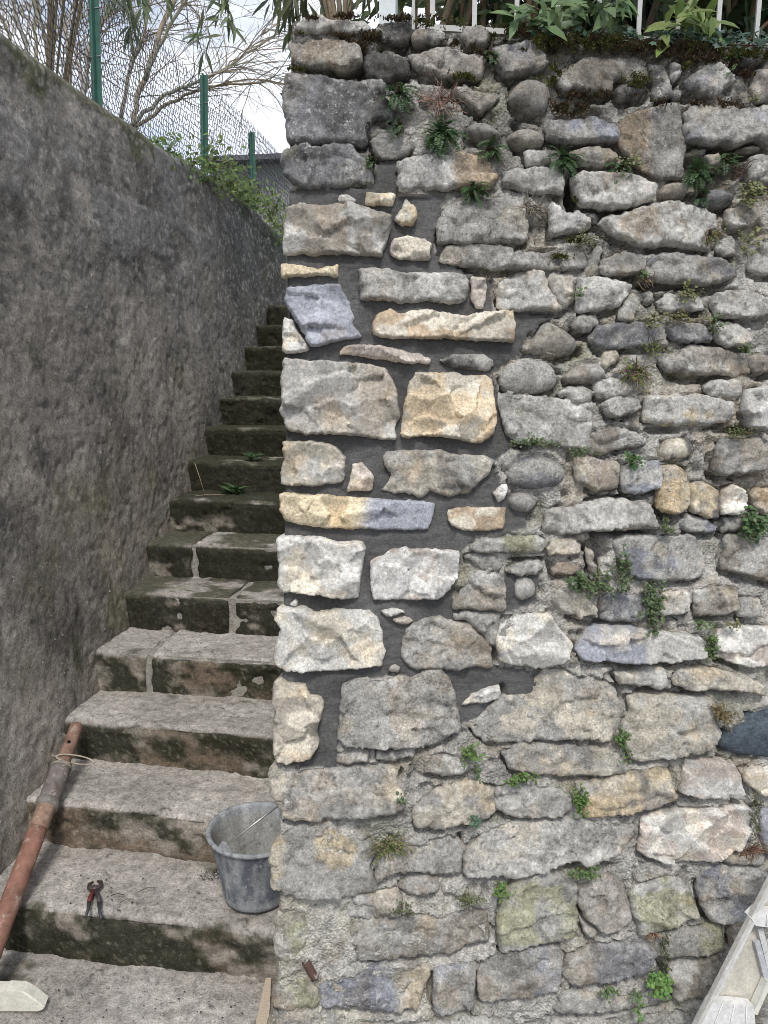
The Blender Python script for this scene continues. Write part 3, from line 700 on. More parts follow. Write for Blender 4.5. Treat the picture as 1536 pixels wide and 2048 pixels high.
    mid = pos[ring] + BACK[None] * (dep * .5) - (V[ring] - cen) @ np.stack([WD, WU]) * .03
    bk = pos[ring] + BACK[None] * dep - (V[ring] - cen) @ np.stack([WD, WU]) * .12
    jit = .004 * fbm(bk[:, 0] * 40, bk[:, 1] * 40, bk[:, 2] * 40, s=i)
    mid = mid + jit[:, None] * WD[None]
    m = len(ring)
    for k in range(m):
        k2 = (k + 1) % m
        f2.append((ring[k], base + k, base + k2, ring[k2]))
        f2.append((base + k, base + m + k, base + m + k2, base + k2))
    f2.append(tuple(base + m + k for k in range(m)))
    pos = np.vstack([pos, mid, bk]); C = np.vstack([C, C[ring], C[ring]])
    return meshobj('stone', pos, f2, M['cleft' if kind == 'c' else 'stone'], wall, True, C, origin=P0 + WD * cen[0] + WU * cen[1])
made = [make_stone(i, *q) for i, q in enumerate(SL)]
SHIFT = wuv(1585, 1000)[0] - wuv(1165, 1000)[0]                   # the wall goes on past the frame
for o, q in zip(made, SL):
    xs = [p[0] for p in q[5]]
    if min(xs) > 1162 and min(xs) < 1560:
        c = o.copy(); col.objects.link(c); c.parent = wall; c.location = o.location + Vector(WD * SHIFT)
PX0 = lambda y: 582 + (y - 60) * (553 - 582) / 1940.0            # corner line in the photo, x as a function of y
def corner_u(v):
    (ua, va), (ub, vb) = wuv(580, 60), wuv(553, 2000)
    return ua + (v - va) * (ub - ua) / (vb - va)

# ---- mortar: one height field, split into the old bed and the fresh pointing
FRESH = [(530, 377), (700, 374), (745, 370), (752, 325), (795, 312), (800, 388), (895, 388), (872, 440), (872, 500), (905, 530), (985, 556), (985, 622), (1115, 625), (1060, 665),
         (1040, 712), (985, 748), (1003, 800), (1012, 865), (1025, 890), (990, 925), (1002, 965), (1050, 1010), (1052, 1055), (1010, 1072), (950, 1078), (925, 1110), (905, 1215),
         (960, 1222), (1005, 1222), (1010, 1150), (1080, 1150), (1078, 1210), (1000, 1232), (985, 1330), (1080, 1345), (1068, 1392), (1000, 1415), (920, 1455), (905, 1400), (800, 1350),
         (690, 1370), (680, 1500), (675, 1540), (530, 1532)]
# hollow joints: px centre, radii, depth
HOLES = [(1150, 395, 16, 34, .12), (1215, 425, 70, 12, .06), (1390, 195, 26, 10, .12), (1420, 345, 70, 34, .05), (1480, 300, 60, 22, .06), (720, 125, 14, 30, .06), (640, 285, 70, 7, .05),
         (690, 145, 50, 8, .05), (1200, 565, 14, 6, .04), (1330, 570, 70, 10, .05), (1430, 580, 40, 8, .05), (1240, 1070, 60, 7, .09), (1160, 1095, 50, 9, .06), (1195, 1115, 20, 40, .07), (1060, 1120, 40, 6, .05),
         (890, 1557, 35, 7, .07), (1190, 1245, 36, 8, .05), (1290, 1330, 90, 9, .05), (1340, 1390, 70, 10, .05), (1400, 760, 60, 9, .05), (1325, 860, 40, 8, .05), (1465, 860, 40, 8, .04), (920, 1690, 9, 18, .06), (870, 1985, 14, 40, .05), (955, 1985, 8, 36, .06), (1160, 2035, 70, 8, .06), (1350, 940, 26, 10, .06), (1220, 1000, 50, 10, .05),
         (1330, 1030, 30, 22, .04), (1160, 705, 9, 12, .05), (1180, 425, 30, 10, .07), (800, 1550, 6, 14, .05), (560, 1648, 60, 5, .04), (1110, 745, 20, 4, .04), (1005, 1390, 10, 22, .03), (990, 1310, 6, 20, .05), (1145, 1300, 5, 12, .05), (1160, 1810, 5, 30, .04), (1270, 1780, 4, 36, .04), (1410, 1830, 30, 14, .03), (1500, 470, 30, 40, .03), (1430, 480, 30, 20, .03),
         (1100, 1660, 90, 5, .03), (1180, 1735, 50, 12, .05), (1240, 1400, 8, 40, .04), (1490, 1230, 10, 40, .04), (1510, 1000, 40, 60, .03), (1225, 1565, 5, 30, .04), (1450, 1480, 8, 30, .04), (1480, 1600, 18, 60, .03), (1325, 1900, 10, 60, .04), (1350, 1925, 50, 10, .04), (1330, 1960, 16, 30, .04), (1420, 700, 6, 30, .03), (1040, 265, 8, 40, .03)]
def build_mortar():
    g = .0056
    us = np.arange(-.06, 1.95, g); vv = np.arange(VBOT, VTOP + .004, g)
    nu, nv = len(us), len(vv)
    U, V = np.meshgrid(us, vv)
    cu = corner_u(V)
    # slide the first columns onto the leaning corner line
    U = np.where(U < .2, cu + (.2 - cu) * (U + .06) / .26, U)
    u, v = U.ravel(), V.ravel()
    P = wpt(0, 0, 0)[None] + u[:, None] * WD[None] + v[:, None] * WU[None]
    rel = P - CAM; zf = rel @ FW
    px = 768 + F * (rel @ RT) / zf; py = 1024 - F * (rel @ UP) / zf
    wob = 7 * fbm(u * 30, v * 30, s=77, o=3); wob2 = 7 * fbm(u * 30 + 9, v * 30, s=78, o=3)
    fm = inside(np.c_[px + wob, py + wob2], np.array(FRESH))
    topz = ss(700, 250, py)                                       # the old upper courses are more washed out
    lower = ss(1650, 1850, py) * ss(1000, 700, px)                # rendered-over foot of the corner
    old = -.006 - .005 * topz * ss(600, 1000, px) + .005 * lower + .015 * fbm(u * 16, v * 16, s=61, o=4, g=.55) + .006 * fbm(u * 55, v * 55, s=62, o=3, g=.6)
    pit = fbm(u * 34, v * 34, s=66, o=2); old -= .018 * ss(.3, .6, pit) * (1 - lower)
    fr = -.008 + .005 * fbm(u * 14, v * 20, s=63, o=3) + .0036 * fbm(u * 35, v * 120, s=64, o=4, g=.6) + .001 * fbm(u * 160, v * 160, s=67, o=2)
    hole = np.zeros_like(u)
    for hx, hy, rx, ry, dp in HOLES:
        q = ((px - hx) / rx) ** 2 + ((py - hy) / ry) ** 2 + .5 * fbm(u * 40, v * 40, s=int(hx))
        hole = np.maximum(hole, dp * (1 - ss(.45, 1.25, q)))
    mask = np.zeros(nu * nv, bool)
    for (kd, _, _, _, _, pp) in SL:
        q = np.array([wuv(*z) for z in pp]); lo, hi = q.min(0) - .02, q.max(0) + .02
        s_ = np.where((u > lo[0]) & (u < hi[0]) & (v > lo[1]) & (v < hi[1]))[0]
        mask[s_] |= inside(np.c_[u[s_], v[s_]], q)
    Mk = mask.reshape(nv, nu); below = np.zeros_like(Mk); above = np.zeros_like(Mk)
    for k in (1, 2, 3): below[:-k] |= Mk[k:]; above[k:] |= Mk[:-k]
    below = (below & ~Mk).ravel(); above = (above & ~Mk).ravel()
    gate = ss(-.2, .1, fbm(u * 7, v * 7, s=68, o=3)) * ss(640, 760, px)
    near = np.zeros_like(Mk)
    for dy in (-1, 0, 1):
        for dx in (-1, 0, 1): near |= np.roll(np.roll(Mk, dy, 0), dx, 1)
    near = (near & ~Mk).ravel()
    old = old - .016 * near * ss(-.1, .25, fbm(u * 9, v * 9, s=69, o=3)) * ss(640, 760, px)
    old = old - .034 * below * gate + .006 * (above & ~below)
    fr = fr - .003 * below
    h = np.where(fm, fr, old) - hole
    P = P + h[:, None] * WN[None]
    # round the arris at the corner: first columns bend back
    k = np.tile(np.arange(nu), nv); bend = np.clip(1 - k / 3.0, 0, 1) ** 2
    P = P + BACK[None] * (bend * .014)[:, None]
    n3 = fbm(u * 6, v * 6, s=81, o=4)[:, None]
    c = np.array([.385, .37, .34])[None] * (1 + .25 * n3)
    wmk = ss(.1, .4, fbm(u * 9, v * 9, s=83, o=4))[:, None]; c = c * (1 - wmk * .5) + np.array([.30, .25, .18])[None] * wmk * .5
    dm = (ss(.05, .4, fbm(u * 7, v * 7, s=84, o=5, g=.65) + .3 * topz + .3 * ss(340, 120, py) - .15))[:, None] * .7
    c = c * (1 - dm) + np.array([.10, .095, .08])[None] * dm
    gm = (ss(.15, .45, fbm(u * 8, v * 8, s=85, o=4)) * ss(650, 750, px))[:, None] * .35
    c = c * (1 - gm) + np.array([.12, .13, .06])[None] * gm
    lw = (lower * ss(-.25, .25, fbm(u * 7, v * 7, s=86, o=4)))[:, None]; c = c * (1 - lw) + np.array([.45, .43, .37])[None] * lw
    cf = np.array([.102, .1005, .098])[None] * (1 + .4 * fbm(u * 7, v * 11, s=82, o=4)[:, None])
    edge_damp = 1.0
    C = np.where(fm[:, None], cf, c)
    C = np.c_[np.clip(C, 0, .8), np.ones(len(u))]
    idx = np.arange(nu * nv).reshape(nv, nu)
    f = np.stack([idx[:-1, :-1], idx[:-1, 1:], idx[1:, 1:], idx[1:, :-1]], -1).reshape(-1, 4)
    ff = fm[f].sum(1) >= 2
    for nm, sel, mt in (('mortar_bed', ~ff, 'mortar'), ('fresh_mortar', ff, 'fresh')):
        fs = f[sel]; un, inv = np.unique(fs, return_inverse=True)
        o = meshobj(nm, P[un], inv.reshape(fs.shape), M[mt], wall, True, C[un])
        if nm == 'fresh_mortar': tag(o, 'dark grey fresh mortar pointing at the corner')
build_mortar()
def build_return():
    """the flank of the wall beside the stairs, and the wall's top"""
    ny, nv = 260, 170
    Y, V = np.meshgrid(np.linspace(0, 1, ny) ** 1.9 * 14.3, np.linspace(VBOT, VTOP, nv))
    y, v = Y.ravel(), V.ravel()
    p = wpt(0, 0, 0)[None] + corner_u(v)[:, None] * WD[None] + v[:, None] * WU[None] + (y[:, None] + .012) * BACK[None]
    hh = .02 * fbm(y * 6, v * 9, s=91, o=4) + .012 * fbm(y * 30, v * 30, s=92, o=3)
    p[:, 0] += .006 + hh * ss(0, .15, y)
    c = np.array([.27, .25, .22])[None] * (1 + .5 * fbm(y * 5, v * 8, s=93, o=4)[:, None])
    idx = np.arange(ny * nv).reshape(nv, ny)
    f = np.stack([idx[:-1, :-1], idx[1:, :-1], idx[1:, 1:], idx[:-1, 1:]], -1).reshape(-1, 4)
    meshobj('return_face', p, f, M['mortar'], wall, True, np.c_[np.clip(c, 0, .7), np.ones(len(c))])
    nu, nw = 300, 60
    U, W = np.meshgrid(np.linspace(corner_u(VTOP), 1.95, nu), np.linspace(0, .42, nw))
    u, w = U.ravel(), W.ravel()
    p = wpt(0, VTOP, -.012)[None] + u[:, None] * WD[None] + w[:, None] * BACK[None]
    p[:, 2] += ss(0, .03, w) * (.012 + .016 * fbm(u * 14, w * 14, s=95, o=4)) - .008
    c = np.array([.09, .085, .065])[None] * (1 + .6 * fbm(u * 9, w * 9, s=96, o=4)[:, None])
    idx = np.arange(nu * nw).reshape(nw, nu)
    f = np.stack([idx[:-1, :-1], idx[:-1, 1:], idx[1:, 1:], idx[1:, :-1]], -1).reshape(-1, 4)
    meshobj('wall_top', p, f, M['mortar'], wall, True, np.c_[np.clip(c, 0, .7), np.ones(len(c))])
build_return()

# =================================================================== LEFT WALL
ZL = 2.96
def xl(z): return -1.60 - .1 * (z - .5)
def ztopl(y): return ZL + .07 * ss(4.2, 2.6, y) + .02 * np.sin(y * 1.7) + .05 * ss(5.6, 6.2, y) * -1
def left_wall():
    t = tag(empty('rendered_wall', (xl(0) - .15, 3.5, -.16)), 'dark weathered rendered wall along the left of the stairs', 'wall', kind='thing')
    ny, nz = 600, 250
    ys = .9 + 8.1 * (np.linspace(0, 1, ny) ** 1.25)
    Y, T = np.meshgrid(ys, np.linspace(0, 1, nz)); y, tt = Y.ravel(), T.ravel()
    zt = ztopl(y) + .025 * fbm(y * 2.3, y * 0, s=201, o=4)
    z = -.2 + (zt + .2) * tt
    x = xl(z)
    d = .016 * fbm(y * 2.1, z * 2.1, s=202, o=3) + .0035 * fbm(y * 11, z * 11, s=203, o=5, g=.65) + .0045 * fbm(y * 60, z * 60, s=204, o=2)
    pit = fbm(y * 24, z * 24, s=205, o=3); d -= .005 * ss(.28, .6, pit)
    # old stones showing through the upper render
    st = ss(.05, .2, fbm(y * 2.6, z * 4.5, s=206, o=2)) * ss(1.9, 2.5, z); d += .006 * st
    rnd = np.clip((z - (zt - .07)) / .07, 0, 1); x = x + d - .06 * rnd ** 2
    base = np.array([.31, .285, .255])
    st2 = fbm(y * 7, z * 1.6, s=211, o=4)[:, None]
    c = base[None] * (1 + .38 * st2) * (1 + .35 * fbm(y * 2.2, z * 2.2, s=212, o=4)[:, None])
    k = (ss(.02, .42, fbm(y * 3.2, z * 2.0, s=213, o=5, g=.6)) * .75)[:, None]; c = c * (1 - k) + np.array([.10, .096, .09])[None] * k
    k = (ss(-.1, .4, fbm(y * 4, z * 4, s=214, o=4)) * ss(1.25, .35, z - (y - 1.6) * .5) * .7)[:, None]; c = c * (1 - k) + np.array([.22, .21, .135])[None] * k
    k = (ss(-.15, .4, fbm(y * 2.5, z * 2.0, s=217, o=4)) * ss(2.3, 1.2, z) * .6)[:, None]; c = c * (1 - k) + np.array([.40, .355, .30])[None] * k
    k = (ss(-.3, .3, fbm(y * 3, z * 3, s=218, o=4)) * ss(1.7, 2.7, z) * .5)[:, None]; c = c * (1 - k) + np.array([.12, .115, .105])[None] * k
    k = (ss(.0, .35, fbm(y * 6, z * 6, s=215, o=4) + .9 * ss(zt - .25, zt, z) - .45) * .8)[:, None]; c = c * (1 - k) + np.array([.085, .09, .045])[None] * k
    k = (st * .5)[:, None]; c = c * (1 - k) + np.array([.28, .275, .275])[None] * k
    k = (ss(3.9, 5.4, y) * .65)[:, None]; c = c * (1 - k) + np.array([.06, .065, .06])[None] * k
    k = (ss(.2, .5, fbm(y * 38, z * 38, s=216, o=3, g=.7)) * .5)[:, None]; c = c * (1 - k) + np.array([.5, .47, .43])[None] * k
    c = c * 1.02 * (1 + .45 * fbm(y * 16, z * 13, s=219, o=5, g=.7)[:, None])
    idx = np.arange(ny * nz).reshape(nz, ny)
    f = np.stack([idx[:-1, :-1], idx[:-1, 1:], idx[1:, 1:], idx[1:, :-1]], -1).reshape(-1, 4)
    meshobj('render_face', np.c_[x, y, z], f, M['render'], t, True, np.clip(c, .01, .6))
    tp = idx[-1]
    X, Y2 = np.meshgrid(np.linspace(0, .34, 24), ys); w, y2 = X.ravel(), Y2.ravel()
    xe = np.repeat(x[tp], 24); ze = np.repeat(z[tp], 24)
    z2 = ze + .018 * ss(0, .04, w) + .012 * fbm(y2 * 14, w * 14, s=221, o=3) * ss(0, .03, w)
    cc = np.array([.1, .1, .06])[None] * (1 + .5 * fbm(y2 * 7, w * 7, s=222)[:, None])
    i2 = np.arange(len(w)).reshape(ny, 24)
    f2 = np.stack([i2[:-1, :-1], i2[:-1, 1:], i2[1:, 1:], i2[1:, :-1]], -1).reshape(-1, 4)
    meshobj('coping', np.c_[xe - w, y2, z2], f2, M['render'], t, True, np.clip(cc, .01, .6))
    # coarse aggregate standing out of the worn render
    r = np.random.default_rng(77); m = 3600
    yy = .95 + 6.4 * r.random(m) ** 1.3; zz = r.uniform(.0, 2.9, m); ok = zz > .16 * (yy - 1.6) / .29 - .05; yy, zz = yy[ok], zz[ok]
    V = []; Fc = []; Cc = []
    for a, b in zip(yy, zz):
        k = min(nz - 1, int((b + .2) / (ZL + .2) * (nz - 1))); j = int(np.searchsorted(ys, a)); j = min(j, ny - 1)
        o = np.array([x[idx[k, j]], y[idx[k, j]], z[idx[k, j]]]); sz = r.uniform(.0018, .0052); n0 = len(V)
        q = [(1, 0, 0), (-1, 0, 0), (0, 1, 0), (0, -1, 0), (0, 0, 1), (0, 0, -1)]
        V += [o + np.array(e) * sz * r.uniform(.6, 1.2) for e in q]; tone = r.choice([.12, .3, .42, .5, .36]); Cc += [(tone, tone * .95, tone * .88)] * 6
        Fc += [tuple(n0 + t_ for t_ in t3) for t3 in ((0, 2, 4), (2, 1, 4), (1, 3, 4), (3, 0, 4), (2, 0, 5), (1, 2, 5), (3, 1, 5), (0, 3, 5))]
    tag(meshobj('aggregate', V, Fc, M['render'], t, True, Cc), kind='stuff')
left_wall()
def left_terrace():
    X, Y = np.meshgrid(np.linspace(-30, -2.1, 40), np.linspace(.9, 60, 60)); x, y = X.ravel(), Y.ravel()
    z = 2.8 + .05 * fbm(x, y, s=231) - .04 * np.clip(y - 8, 0, 60) * 0
    idx = np.arange(len(x)).reshape(60, 40)
    f = np.stack([idx[:-1, :-1], idx[:-1, 1:], idx[1:, 1:], idx[1:, :-1]], -1).reshape(-1, 4)
    tag(meshobj('left_terrace_ground', np.c_[x, y, z], f, M['soil'], None, True, np.tile([.08, .09, .04], (len(x), 1))),
        'grassy garden ground behind the left wall', 'ground', kind='structure')
left_terrace()

# =================================================================== STAIRS
stairs = tag(empty('stone_staircase', (-1.05, 1.3, -.16)), 'worn mossy stone staircase climbing between the two walls', 'staircase')
RISE, TREAD, Y1 = .16, .29, 1.60
#          joints (px x), riser moss, riser brown, tread moss
STEPS = [((), .45, .1, .15), ((), .75, .15, .05), ((), .5, .55, .08), ((), .6, .6, .12), ((300,), .6, .7, .3), ((465,), .95, .6, .75), ((388,), 1.1, .1, .85), ((), 1.1, .5, .95),
         ((), 1.1, .5, 1.0), ((), 1.1, .6, 1.1), ((), 1.1, .7, 1.1), ((), 1.1, .6, 1.1), ((), 1.1, .6, 1.1), ((), 1.2, .6, 1.2), ((), 1.2, .6, 1.2)]
def step_block(i, x0, x1, name, parent, moss, brown, tmoss, seed, shade=1.0):
    y0, zt = Y1 + TREAD * i, RISE * i
    prof = []; g = .0085
    n = 42
    for k in range(n): prof.append((y0 + .355 - (.355 - .03) * k / (n - 1), zt, 0.0))
    for k in range(1, 6):
        a = math.pi / 2 * k / 6; prof.append((y0 + .03 - .03 * math.sin(a), zt - .03 + .03 * math.cos(a), k / 6))
    for k in range(20): prof.append((y0 + .004 * k / 19, zt - .03 - (.15) * k / 19, 1.0))
    prof = np.array(prof); npf = len(prof)
    nx = max(4, int((x1 - x0) / g))
    xs = np.linspace(x0, x1, nx)
    X = np.repeat(xs, npf); Yp = np.tile(prof[:, 0], nx); Z = np.tile(prof[:, 1], nx); R = np.tile(prof[:, 2], nx)
    dn = .010 * fbm(X * 7, Yp * 7, Z * 7, s=seed, o=4, g=.6) + .006 * fbm(X * 40, Yp * 40, Z * 40, s=seed + 1, o=3, g=.6)
    dn -= .012 * ss(.25, .6, fbm(X * 16, Yp * 16, Z * 16, s=seed + 2, o=3)) * R
    ends = np.minimum(X - x0, x1 - X); dn -= .008 * (1 - ss(0, .02, ends)) * R
    wear = np.exp(-((X + 1.05) / .35) ** 2) * .01 * (R > .05) * (R < .95)
    y = Yp - (dn - wear) * np.where(R > .5, 1, R); z = Z + (dn * .8 - wear) * np.where(R > .5, 1 - R, 1)
    # front lip is ragged
    y += .012 * fbm(X * 5, X * 0, s=seed + 5, o=3) * ss(0, .6, R)
    z += .006 * fbm(X * 4, X * 0, s=seed + 6, o=3)
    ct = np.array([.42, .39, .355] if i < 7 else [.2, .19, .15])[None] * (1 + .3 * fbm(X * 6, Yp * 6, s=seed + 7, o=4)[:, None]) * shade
    pale = ss(.1, .4, fbm(X * 4, Yp * 9, s=seed + 8, o=4))[:, None] * .5; ct = ct * (1 - pale) + np.array([.55, .52, .485])[None] * pale * shade + ct * 0
    k = (ss(-.1, .3, fbm(X * 5, Yp * 8, s=seed + 9, o=4, g=.6) + tmoss - .5))[:, None] * .85; ct = ct * (1 - k) + np.array([.055, .058, .03] if i < 7 else [.03, .033, .018])[None] * k
    sp = (ss(.34, .55, fbm(X * 38, Yp * 38, s=seed + 14, o=4, g=.8)) * ss(-.2, .4, fbm(X * 4, Yp * 4, s=seed + 16)))[:, None] * .8; ct = ct * (1 - sp) + np.array([.07, .065, .055])[None] * sp
    cr = np.array([.33, .295, .25])[None] * (1 + .35 * fbm(X * 8, Z * 8, s=seed + 10, o=4)[:, None]) * shade
    k = (ss(-.15, .3, fbm(X * 5, Z * 7, s=seed + 11, o=4) + brown - .5))[:, None] * .8; cr = cr * (1 - k) + np.array([.15, .105, .07])[None] * k
    k = (ss(-.12, .22, fbm(X * 4.2, Z * 6, s=seed + 12, o=5, g=.65) + moss - .5))[:, None] * .93; cr = cr * (1 - k) + np.array([.02, .0215, .0125] if i > 4 else [.027, .029, .016])[None] * k
    sp = (ss(.3, .5, fbm(X * 60, Z * 60, s=seed + 15, o=3, g=.7)))[:, None] * (.4 if i < 5 else .12); cr = cr * (1 - sp) + np.array([.30, .28, .22])[None] * sp
    w = ss(.25, .8, R + .35 * fbm(X * 22, Yp * 22, Z * 22, s=seed + 13, o=3))[:, None]
    c = ct * (1 - w) + cr * w
    idx = np.arange(nx * npf).reshape(nx, npf)
    f = np.stack([idx[:-1, :-1], idx[1:, :-1], idx[1:, 1:], idx[:-1, 1:]], -1).reshape(-1, 4).tolist()
    xj = X + .016 * fbm(y * 14, z * 14, s=seed + 18, o=3) * (1 - ss(.0, .06, ends))
    V = np.c_[xj, y, z]
    # closed ends
    f.append(tuple(int(q) for q in idx[0])); f.append(tuple(int(q) for q in idx[-1][::-1]))
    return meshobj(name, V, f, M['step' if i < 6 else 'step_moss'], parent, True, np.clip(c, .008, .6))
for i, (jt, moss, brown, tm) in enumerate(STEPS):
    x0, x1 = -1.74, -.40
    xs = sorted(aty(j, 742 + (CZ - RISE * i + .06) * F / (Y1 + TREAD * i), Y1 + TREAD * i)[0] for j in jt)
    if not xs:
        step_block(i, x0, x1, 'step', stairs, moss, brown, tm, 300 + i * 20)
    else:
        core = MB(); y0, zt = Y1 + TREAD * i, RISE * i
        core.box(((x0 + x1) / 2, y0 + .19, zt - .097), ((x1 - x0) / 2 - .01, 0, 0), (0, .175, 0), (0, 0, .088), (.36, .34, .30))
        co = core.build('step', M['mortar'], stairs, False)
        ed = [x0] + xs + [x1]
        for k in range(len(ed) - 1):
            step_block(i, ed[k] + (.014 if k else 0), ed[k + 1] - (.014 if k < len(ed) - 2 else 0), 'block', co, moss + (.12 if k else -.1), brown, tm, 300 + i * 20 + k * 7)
tl = MB(); tl.box((-1.05, 9.8, 2.05), (.75, 0, 0), (0, 3.8, 0), (0, 0, .18), (.06, .06, .04)); tl.build('landing', M['step'], stairs, False)

# =================================================================== FENCE ON THE LEFT WALL
def atx(x, y, X):
    d = ray(x, y); return CAM + d * (X / d[0])
XF = -2.0
fence = tag(empty('wire_fence', (XF, 4.2, ZL)), 'chicken wire fence on green steel posts along the top of the left wall', 'fence')
for (bx, by, tx, ty) in ((190, 180, 186, -60), (405, 312, 408, 150), (505, 372, 503, 265)):
    b = atx(bx, by, XF); Y = b[1]; t = aty(tx, ty, Y)
    zb, zt_ = 2.78, t[2]
    m = MB(); w = .026
    lean = t[0] - b[0]
    pts = [(-w, 0), (w, 0), (w, .004), (.004, .005), (.003, .034), (-.003, .034), (-.004, .005), (-w, .004)]
    m.prism([(XF + p, Y - q, zb) for p, q in pts], (lean, 0, zt_ - zb), (.05, .135, .105))
    po = m.build('post', M['green'], fence, False)
    for zz in (.25, .55, .8):
        c = MB(); zc = zb + (zt_ - zb) * zz; c.tube([(XF - w - .002 + lean * zz, Y - .006, zc), (XF + w + .002 + lean * zz, Y - .006, zc + .004)], .0025, 5, (.3, .3, .3)); c.build('wire_tie', M['wire'], po)
def netting():
    m = MB(); cw, ch = .034, .046
    zt_ = lambda Y: 3.60 - .0 * Y + .02 * math.sin(Y * 3.1)
    y0, y1 = 2.0, 9.2; nyc = int((y1 - y0) / cw); pts = {}
    r = .0021
    def P(a, b):
        if (a, b) not in pts:
            Y = y0 + a * cw / 2 + random.uniform(-.004, .004); Z = 2.85 + b * ch / 4 + random.uniform(-.004, .004)
            pts[(a, b)] = np.array([XF - .02 + .02 * math.sin(Y * 2.3) + random.uniform(-.004, .004) + .012 * math.sin(Z * 9), Y, Z])
        return pts[(a, b)]
    nz = int((3.62 - 2.85) / (ch * .75))
    segs = []
    for j in range(nz + 1):
        off = j % 2; zb = j * 3
        for a in range(nyc):
            A = 2 * a + off
            segs += [((A, zb), (A + 1, zb + 1)), ((A + 1, zb + 1), (A + 2, zb)), ((A + 1, zb + 1), (A + 1, zb + 3))]
    for a, b in segs:
        p, q = P(*a), P(*b); m.tube([p, q], r, 3, (.055, .06, .075), False)
    for zz in (2.95, 3.25, 3.6):
        m.tube([(XF - .015, y0 + k * .45, zz - .012 * math.sin(k * 1.9) ** 2) for k in range(16)], .0016, 4, (.10, .11, .12))
    tag(m.build('wire_mesh', M['wire'], fence, False), kind='stuff')
netting()

# =================================================================== TOOLS ON THE STAIRS
# ---- bucket on the step beside the corner
def bucket():
    c = atz(512, 1780, .16); bx, by = c[0] + .011, c[1] - .02
    zb = .172
    t = tag(empty('mortar_bucket', (bx, by, zb)), 'grey rubber builder bucket smeared with dried mortar, standing by the wall corner', 'bucket')
    H, rb, rt = .218, .102, .136
    n = 64
    prof = [(0, .004), (rb * .9, .004), (rb * .97, 0), (rb, .006), (rb + .003, .02)]
    prof += [(rb + (rt - rb) * k / 10, .02 + (H - .035) * k / 10) for k in range(1, 11)]
    prof += [(rt + .002, H - .012), (rt + .009, H - .011), (rt + .0115, H - .006), (rt + .0095, H), (rt + .003, H + .0015), (rt - .003, H - .002), (rt - .0065, H - .012)]
    prof += [(rt - .006 - (rt - rb) * k / 8, H - .015 - (H - .03) * k / 8) for k in range(1, 9)] + [(0, .014)]
    vs, fs, cc = [], [], []
    for k, (r, z) in enumerate(prof):
        for j in range(n):
            a = 2 * math.pi * j / n
            oval = 1 + .018 * math.cos(2 * a + .6) * z / H
            vs.append((bx + r * oval * math.cos(a), by + r * oval * math.sin(a), zb + z))
            inner = k > len(prof) - 10
            v = np.array([.30, .30, .285]) if inner else np.array([.125, .14, .165])
            nn = float(vnoise(np.array([a * 6.0]), np.array([z * 9]), s=5)[0]); nm = float(vnoise(np.array([a * 18]), np.array([z * 25]), s=8)[0])
            sm = max(0, min(1, (nn * .7 + nm * .7 + .1) * 1.6)) * (.55 if not inner else .3)
            if z < .03 and not inner: sm = .55
            if abs(z - H) < .013 and not inner: sm = .6 + .3 * nm
            v = v * (1 - sm) + np.array([.42, .43, .43]) * sm; cc.append(tuple(v))
    for k in range(len(prof) - 1):
        for j in range(n):
            j2 = (j + 1) % n; fs.append((k * n + j, k * n + j2, (k + 1) * n + j2, (k + 1) * n + j))
    meshobj('body', vs, fs, M['bucket'], t, True, cc)
    # two ears and the wire handle resting on the rim
    a1, a2 = math.radians(248), math.radians(68)
    e = []
    for a in (a1, a2):
        d = np.array([math.cos(a), math.sin(a), 0]); s_ = np.array([-d[1], d[0], 0]); p = np.array([bx, by, zb + H]) + d * (rt - .001)
        m = MB(); pts = [p + s_ * q + np.array([0, 0, h]) - d * .003 for q, h in ((-.03, -.008), (-.018, .012), (-.008, .026), (.008, .026), (.018, .012), (.03, -.008))]
        m.prism(pts, d * .007, (.3, .31, .32)); m.build('handle_lug', M['bucket'], t, False); e.append(p + np.array([0, 0, .013]))
    # the bail has dropped over to the inside, lying across the rim
    pa, pb = e; mid = (pa + pb) / 2
    out = CAM - mid; out = out - (pa - pb) * (out @ (pa - pb)) / ((pa - pb) @ (pa - pb)); out /= np.linalg.norm(out)
    pts = []
    for k in range(25):
        tt = k / 24; ang = math.pi * tt
        pts.append(mid + (pa - mid) * math.cos(ang) + out * math.sin(ang) * .135 )
    m = MB(); m.tube([pts[0] + (pts[0] - pts[1]) * .2] + pts, .0028, 8, (.5, .5, .5))
    m.build('wire_handle', M['metal'], t)
def mat_metal():
    g = NG('dull wire', .38, .5); g.b.inputs['Metallic'].default_value = .85
    g.base(g.mix(.6, (.55, .55, .55), g.ramp(g.noise(60), [(.3, .6), (.7, 1.2)]), 'MULTIPLY')); return g.m
M['metal'] = mat_metal()
M['bucket'] = mat_vc('mortar-stained rubber', .7, .25, 18, 110, .85, .35, .002, (1, 1, .35), (38, (.5, .5, .49), (.07, .075, .085), .55, .5))
bucket()

